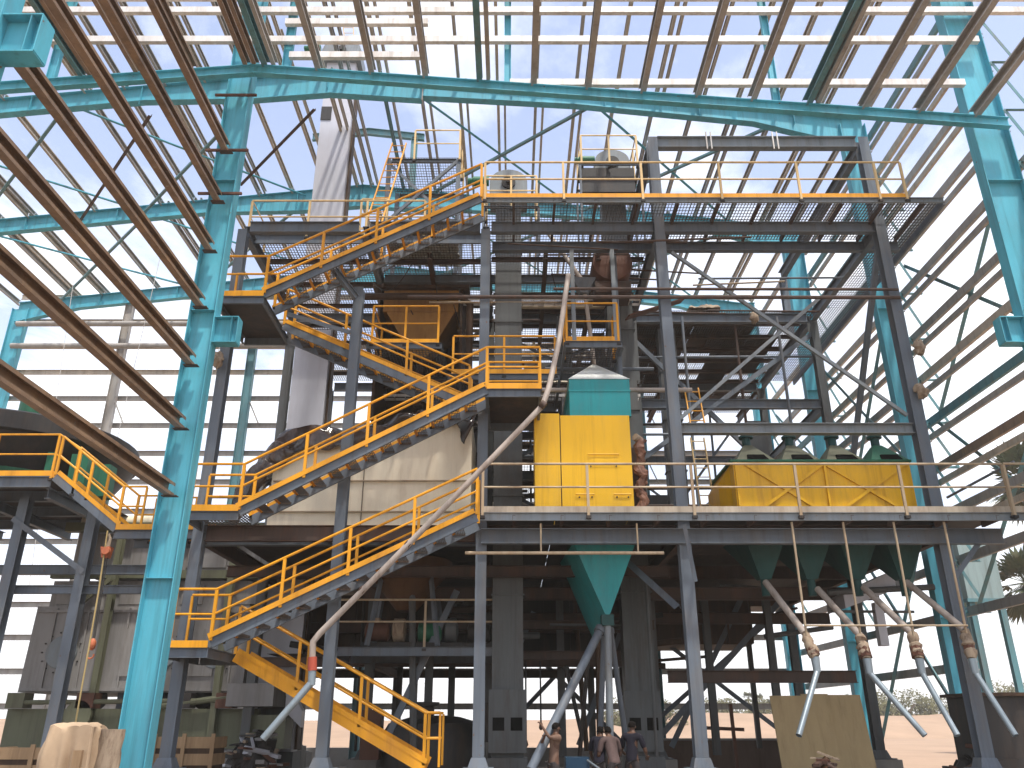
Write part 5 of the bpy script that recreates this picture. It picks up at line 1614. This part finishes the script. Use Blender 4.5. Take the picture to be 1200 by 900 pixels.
    for s_, g_ in ((-1, 'L'), (1, 'R')):
        T_['t' + g_], T_['k' + g_], T_['a' + g_] = (V((s_ * .09, .01, .78)) * k, .098 * k), (V((s_ * .11, -.03, .48)) * k, .075 * k), (V((s_ * .12, .02, .10)) * k, .066 * k)
        TE_ += [('h', 't' + g_), ('t' + g_, 'k' + g_), ('k' + g_, 'a' + g_)]
    o = bpy.data.objects.new('trousers', skin_mesh('trousers', T_, TE_, 'trousers', 2))
    COL.objects.link(o)
    o.parent = t
    # hair cap and facial features
    m = MB()
    for j in range(9):
        for i in range(16):
            th, ph = math.pi * .62 * j / 8, 2 * math.pi * i / 16
            r = V((.083 * math.sin(th) * math.cos(ph), .098 * math.sin(th) * math.sin(ph) + .022, .098 * math.cos(th)))
            if math.sin(ph) < -.3 and th > 1.1:
                r.z += .05
            r *= 1 + .05 * noise.noise(r * 40)
            m.v.append(hp / 1 + r * k + V((0, 0, .018 * k)))
    for j in range(8):
        for i in range(16):
            m.f.append((j * 16 + i, j * 16 + (i + 1) % 16, (j + 1) * 16 + (i + 1) % 16, (j + 1) * 16 + i))
    m.smooth = True
    o = bpy.data.objects.new('hair', m.mesh('hair', 'hair'))
    COL.objects.link(o)
    o.parent = t
    f = MB()
    f.hexa([hp + V(q) * k for q in ((-.012, -.10, -.03), (.012, -.10, -.03), (.012, -.075, -.03), (-.012, -.075, -.03), (-.006, -.085, .01), (.006, -.085, .01), (.006, -.07, .01), (-.006, -.07, .01))])
    o = bpy.data.objects.new('nose', f.mesh('nose', 'skin'))
    COL.objects.link(o)
    o.parent = t
    for s_ in (-1, 1):
        o = bpy.data.objects.new('ear', MB().lathe([(.012, -.008), (.028, 0), (.014, .01)], hp + V((s_ * .078, .01, -.01)) * k, (1, 0, 0), 10).mesh('ear', 'skin'))
        COL.objects.link(o)
        o.parent = t
    for nm_, e_ in [('eye', MB().lathe([(.004, -.004), (.012, 0), (.004, .004)], hp + V((s_ * .032, -.078, .008)) * k, (0, 1, 0), 8)) for s_ in (-1, 1)] + \
            [('mouth', MB().bar(hp + V((-.024, -.079, -.055)) * k, hp + V((.024, -.079, -.055)) * k, .01, .008))]:
        o = bpy.data.objects.new(nm_, e_.mesh(nm_, 'hair'))
        COL.objects.link(o)
        o.parent = t
    return t
person('worker in tan shirt gripping the slanting grey tube', (.80, 17.35, .1), math.radians(118), 1.52, 'shirt_a', .10, (-.24, -.06, 1.62), (-.20, -.16, 1.40), True)
person('worker in dark shirt bending beside the tubes under the hopper', (1.72, 17.75, .1), math.radians(165), 1.50, 'shirt_b', .42, (-.2, -.45, .95), (.2, -.45, .9))
person('worker in checked shirt bending beneath the upright tube', (2.0, 17.6, .1), math.radians(200), 1.50, 'shirt_c', .42, (-.2, -.42, .95), (.2, -.4, .95))
person('worker in navy shirt standing right of the tubes', (2.36, 17.7, .1), math.radians(150), 1.55, 'shirt_b', .12, (-.22, -.3, 1.0), (.24, -.3, 1.0))
bc = thing('blue_cart', 'low blue metal cart between the workers', 'cart', (1.3, 17.9, .1))
MB().box((1.06, 17.7, .5), (1.52, 18.2, .98)).build('tub', 'bluecart', bc)
MB().tube([(1.48, 17.7, .93), (1.7, 17.4, .78)], .02, 8).build('handle', 'zinc', bc)
for x in (1.15, 1.45):
    MB().lathe([(.2, 0), (.2, .06)], (x, 17.69, .3), (0, -1, 0), 18).build('wheel', 'dark', bc)

# ------------------------------------------------------------------ palms and scrub beyond
def palm(label, x, y, h, cr, group, fan=True, n=26, lean=0.0):
    z0 = 0.0
    t = thing('palm_tree', label, 'palm', (x, y, z0), group)
    m = MB()
    pts = [V((x + lean * (i / 6) ** 2, y, z0 + h * i / 6)) for i in range(7)]
    m.tube(pts, [h * .022 + .08, h * .017 + .06, h * .014 + .05, h * .013 + .05, h * .012 + .05, h * .013 + .05, h * .015 + .05], 8)
    m.build('trunk', 'trunk', t)
    c = pts[-1]
    m = MB()
    for k in range(n):
        az = k * 2.39996
        el = math.radians(random.uniform(-55, 80))
        d = V((math.cos(az) * math.cos(el), math.sin(az) * math.cos(el), math.sin(el)))
        L = cr * random.uniform(.75, 1.1)
        side = d.cross(V((0, 0, 1)))
        side = side.normalized() if side.length > .1 else V((1, 0, 0))
        hub = c + d * L * .45 + V((0, 0, -.05 * L))
        m.bar(c, hub, .03, .03)
        nrm = side.cross(d)
        for b in range(13):
            a = math.radians(-78 + b * 13)
            q = d * math.cos(a) + side * math.sin(a)
            tip = hub + q * L * .58 * (1 - .25 * abs(math.sin(a))) + V((0, 0, -.10 * L)) + nrm * random.uniform(-.05, .05) * L
            w = (d * -math.sin(a) + side * math.cos(a)) * L * .045
            i0 = len(m.v)
            m.v += [hub, hub.lerp(tip, .6) + w, tip, hub.lerp(tip, .6) - w]
            m.f.append((i0, i0 + 1, i0 + 2, i0 + 3))
    o = m.build('crown', 'palm', t)
    return t
palm('near fan palm with drooping fronds at the right edge above the deck rail', 30.9, 48, 15.1, 3.0, None, n=46)
palm('shorter near fan palm at the right edge below the deck', 29.6, 48, 9.1, 2.6, None, n=46)
far = [(877, 820, 150), (890, 823, 152), (903, 829, 155), (983, 826, 150), (991, 823, 152), (976, 836, 150), (1170, 826, 150)]
flab = ['tallest slim palm on the hazy horizon right of the stake', 'slim palm just right of the tallest one on the horizon', 'short palm behind the plywood on the horizon',
        'left palm of the pair beside the blue column on the horizon', 'right palm of the pair beside the blue column on the horizon', 'low palm under the pair by the blue column', 'hazy palm at the far right of the horizon']
for (px, py, y), lb in zip(far, flab):
    p = at(px, py, y)
    palm(lb, p.x, y, max(4, p.z + .3), 1.5, None, n=24)
def tree(label, x, y, h, r, dens=900):
    t = thing('scrub_tree', label, 'tree', (x, y, 0), 'scrub trees along the horizon')
    m = MB()
    m.tube([(x, y, 0), (x + .1 * r, y, h * .3), (x - .05 * r, y, h * .6)], [r * .09, r * .07, r * .04], 7)
    for k in range(5):
        a = k * 1.3
        m.tube([(x, y, h * .3), (x + r * .5 * math.cos(a), y + r * .5 * math.sin(a), h * .62)], [r * .05, r * .02], 5)
    m.build('trunk', 'trunk', t)
    m = MB()
    lob = [(V((random.uniform(-.7, .7) * r, random.uniform(-.6, .6) * r, h * random.uniform(.12, .8))), r * random.uniform(.3, .5)) for _ in range(12)]
    for k in range(dens):
        c, rr = random.choice(lob)
        d = V((random.gauss(0, 1), random.gauss(0, 1), random.gauss(0, .8)))
        d = d.normalized() * rr * random.uniform(.55, 1.0)
        p = V((x, y, 0)) + c + d
        if p.z < .1: continue
        s_ = r * random.uniform(.03, .06)
        u = V((random.uniform(-1, 1), random.uniform(-1, 1), random.uniform(-1, 1))).normalized()
        v = u.orthogonal().normalized()
        i0 = len(m.v)
        m.v += [p - u * s_, p + v * s_ * .7, p + u * s_, p - v * s_ * .7]
        m.f.append((i0, i0 + 1, i0 + 2, i0 + 3))
    m.build('crown', 'leaf', t)
k = 0
places = ['left of the stake cross', 'right behind the stake cross', 'behind the plywood left part', 'behind the plywood right part', 'left of the leaning blue column', 'right of the leaning blue column', 'between the two right columns', 'near the third spout tip', 'behind the rightmost spout', 'at the far right edge', 'behind the tube cluster', 'right of the navy shirted worker']
for px, h, r, y in ((835, 5.6, 3.2, 128), (866, 5.2, 3.5, 132), (905, 5.0, 3.6, 128), (945, 4.6, 3.6, 130), (985, 5.2, 3.4, 126), (1028, 6.2, 3.6, 130), (1062, 6.8, 3.8, 128), (1098, 6.2, 3.6, 130), (1155, 7.6, 3.6, 128), (1192, 7.4, 4, 126), (728, 4.6, 3, 110), (775, 4.6, 3, 112)):
    p = at(px, 850, y)
    tree('hazy scrub tree on the horizon ' + places[k], p.x, y, h, r, 3500)
    k += 1

# ------------------------------------------------------------------ humid, dusty air
def haze():
    m = MB().box((-700, -60, -1.5), (700, 760, 34))
    o = m.build('haze', 'glass')
    o['kind'] = 'stuff'
    hm = bpy.data.materials.new('dusty_air')
    hm.use_nodes = True
    t = hm.node_tree
    for n in list(t.nodes):
        t.nodes.remove(n)
    v = t.nodes.new('ShaderNodeVolumePrincipled')
    v.inputs['Color'].default_value = (1.0, .95, .85, 1)
    v.inputs['Density'].default_value = .0010
    v.inputs['Anisotropy'].default_value = .2
    out = t.nodes.new('ShaderNodeOutputMaterial')
    t.links.new(v.outputs[0], out.inputs['Volume'])
    o.data.materials[0] = hm
haze()
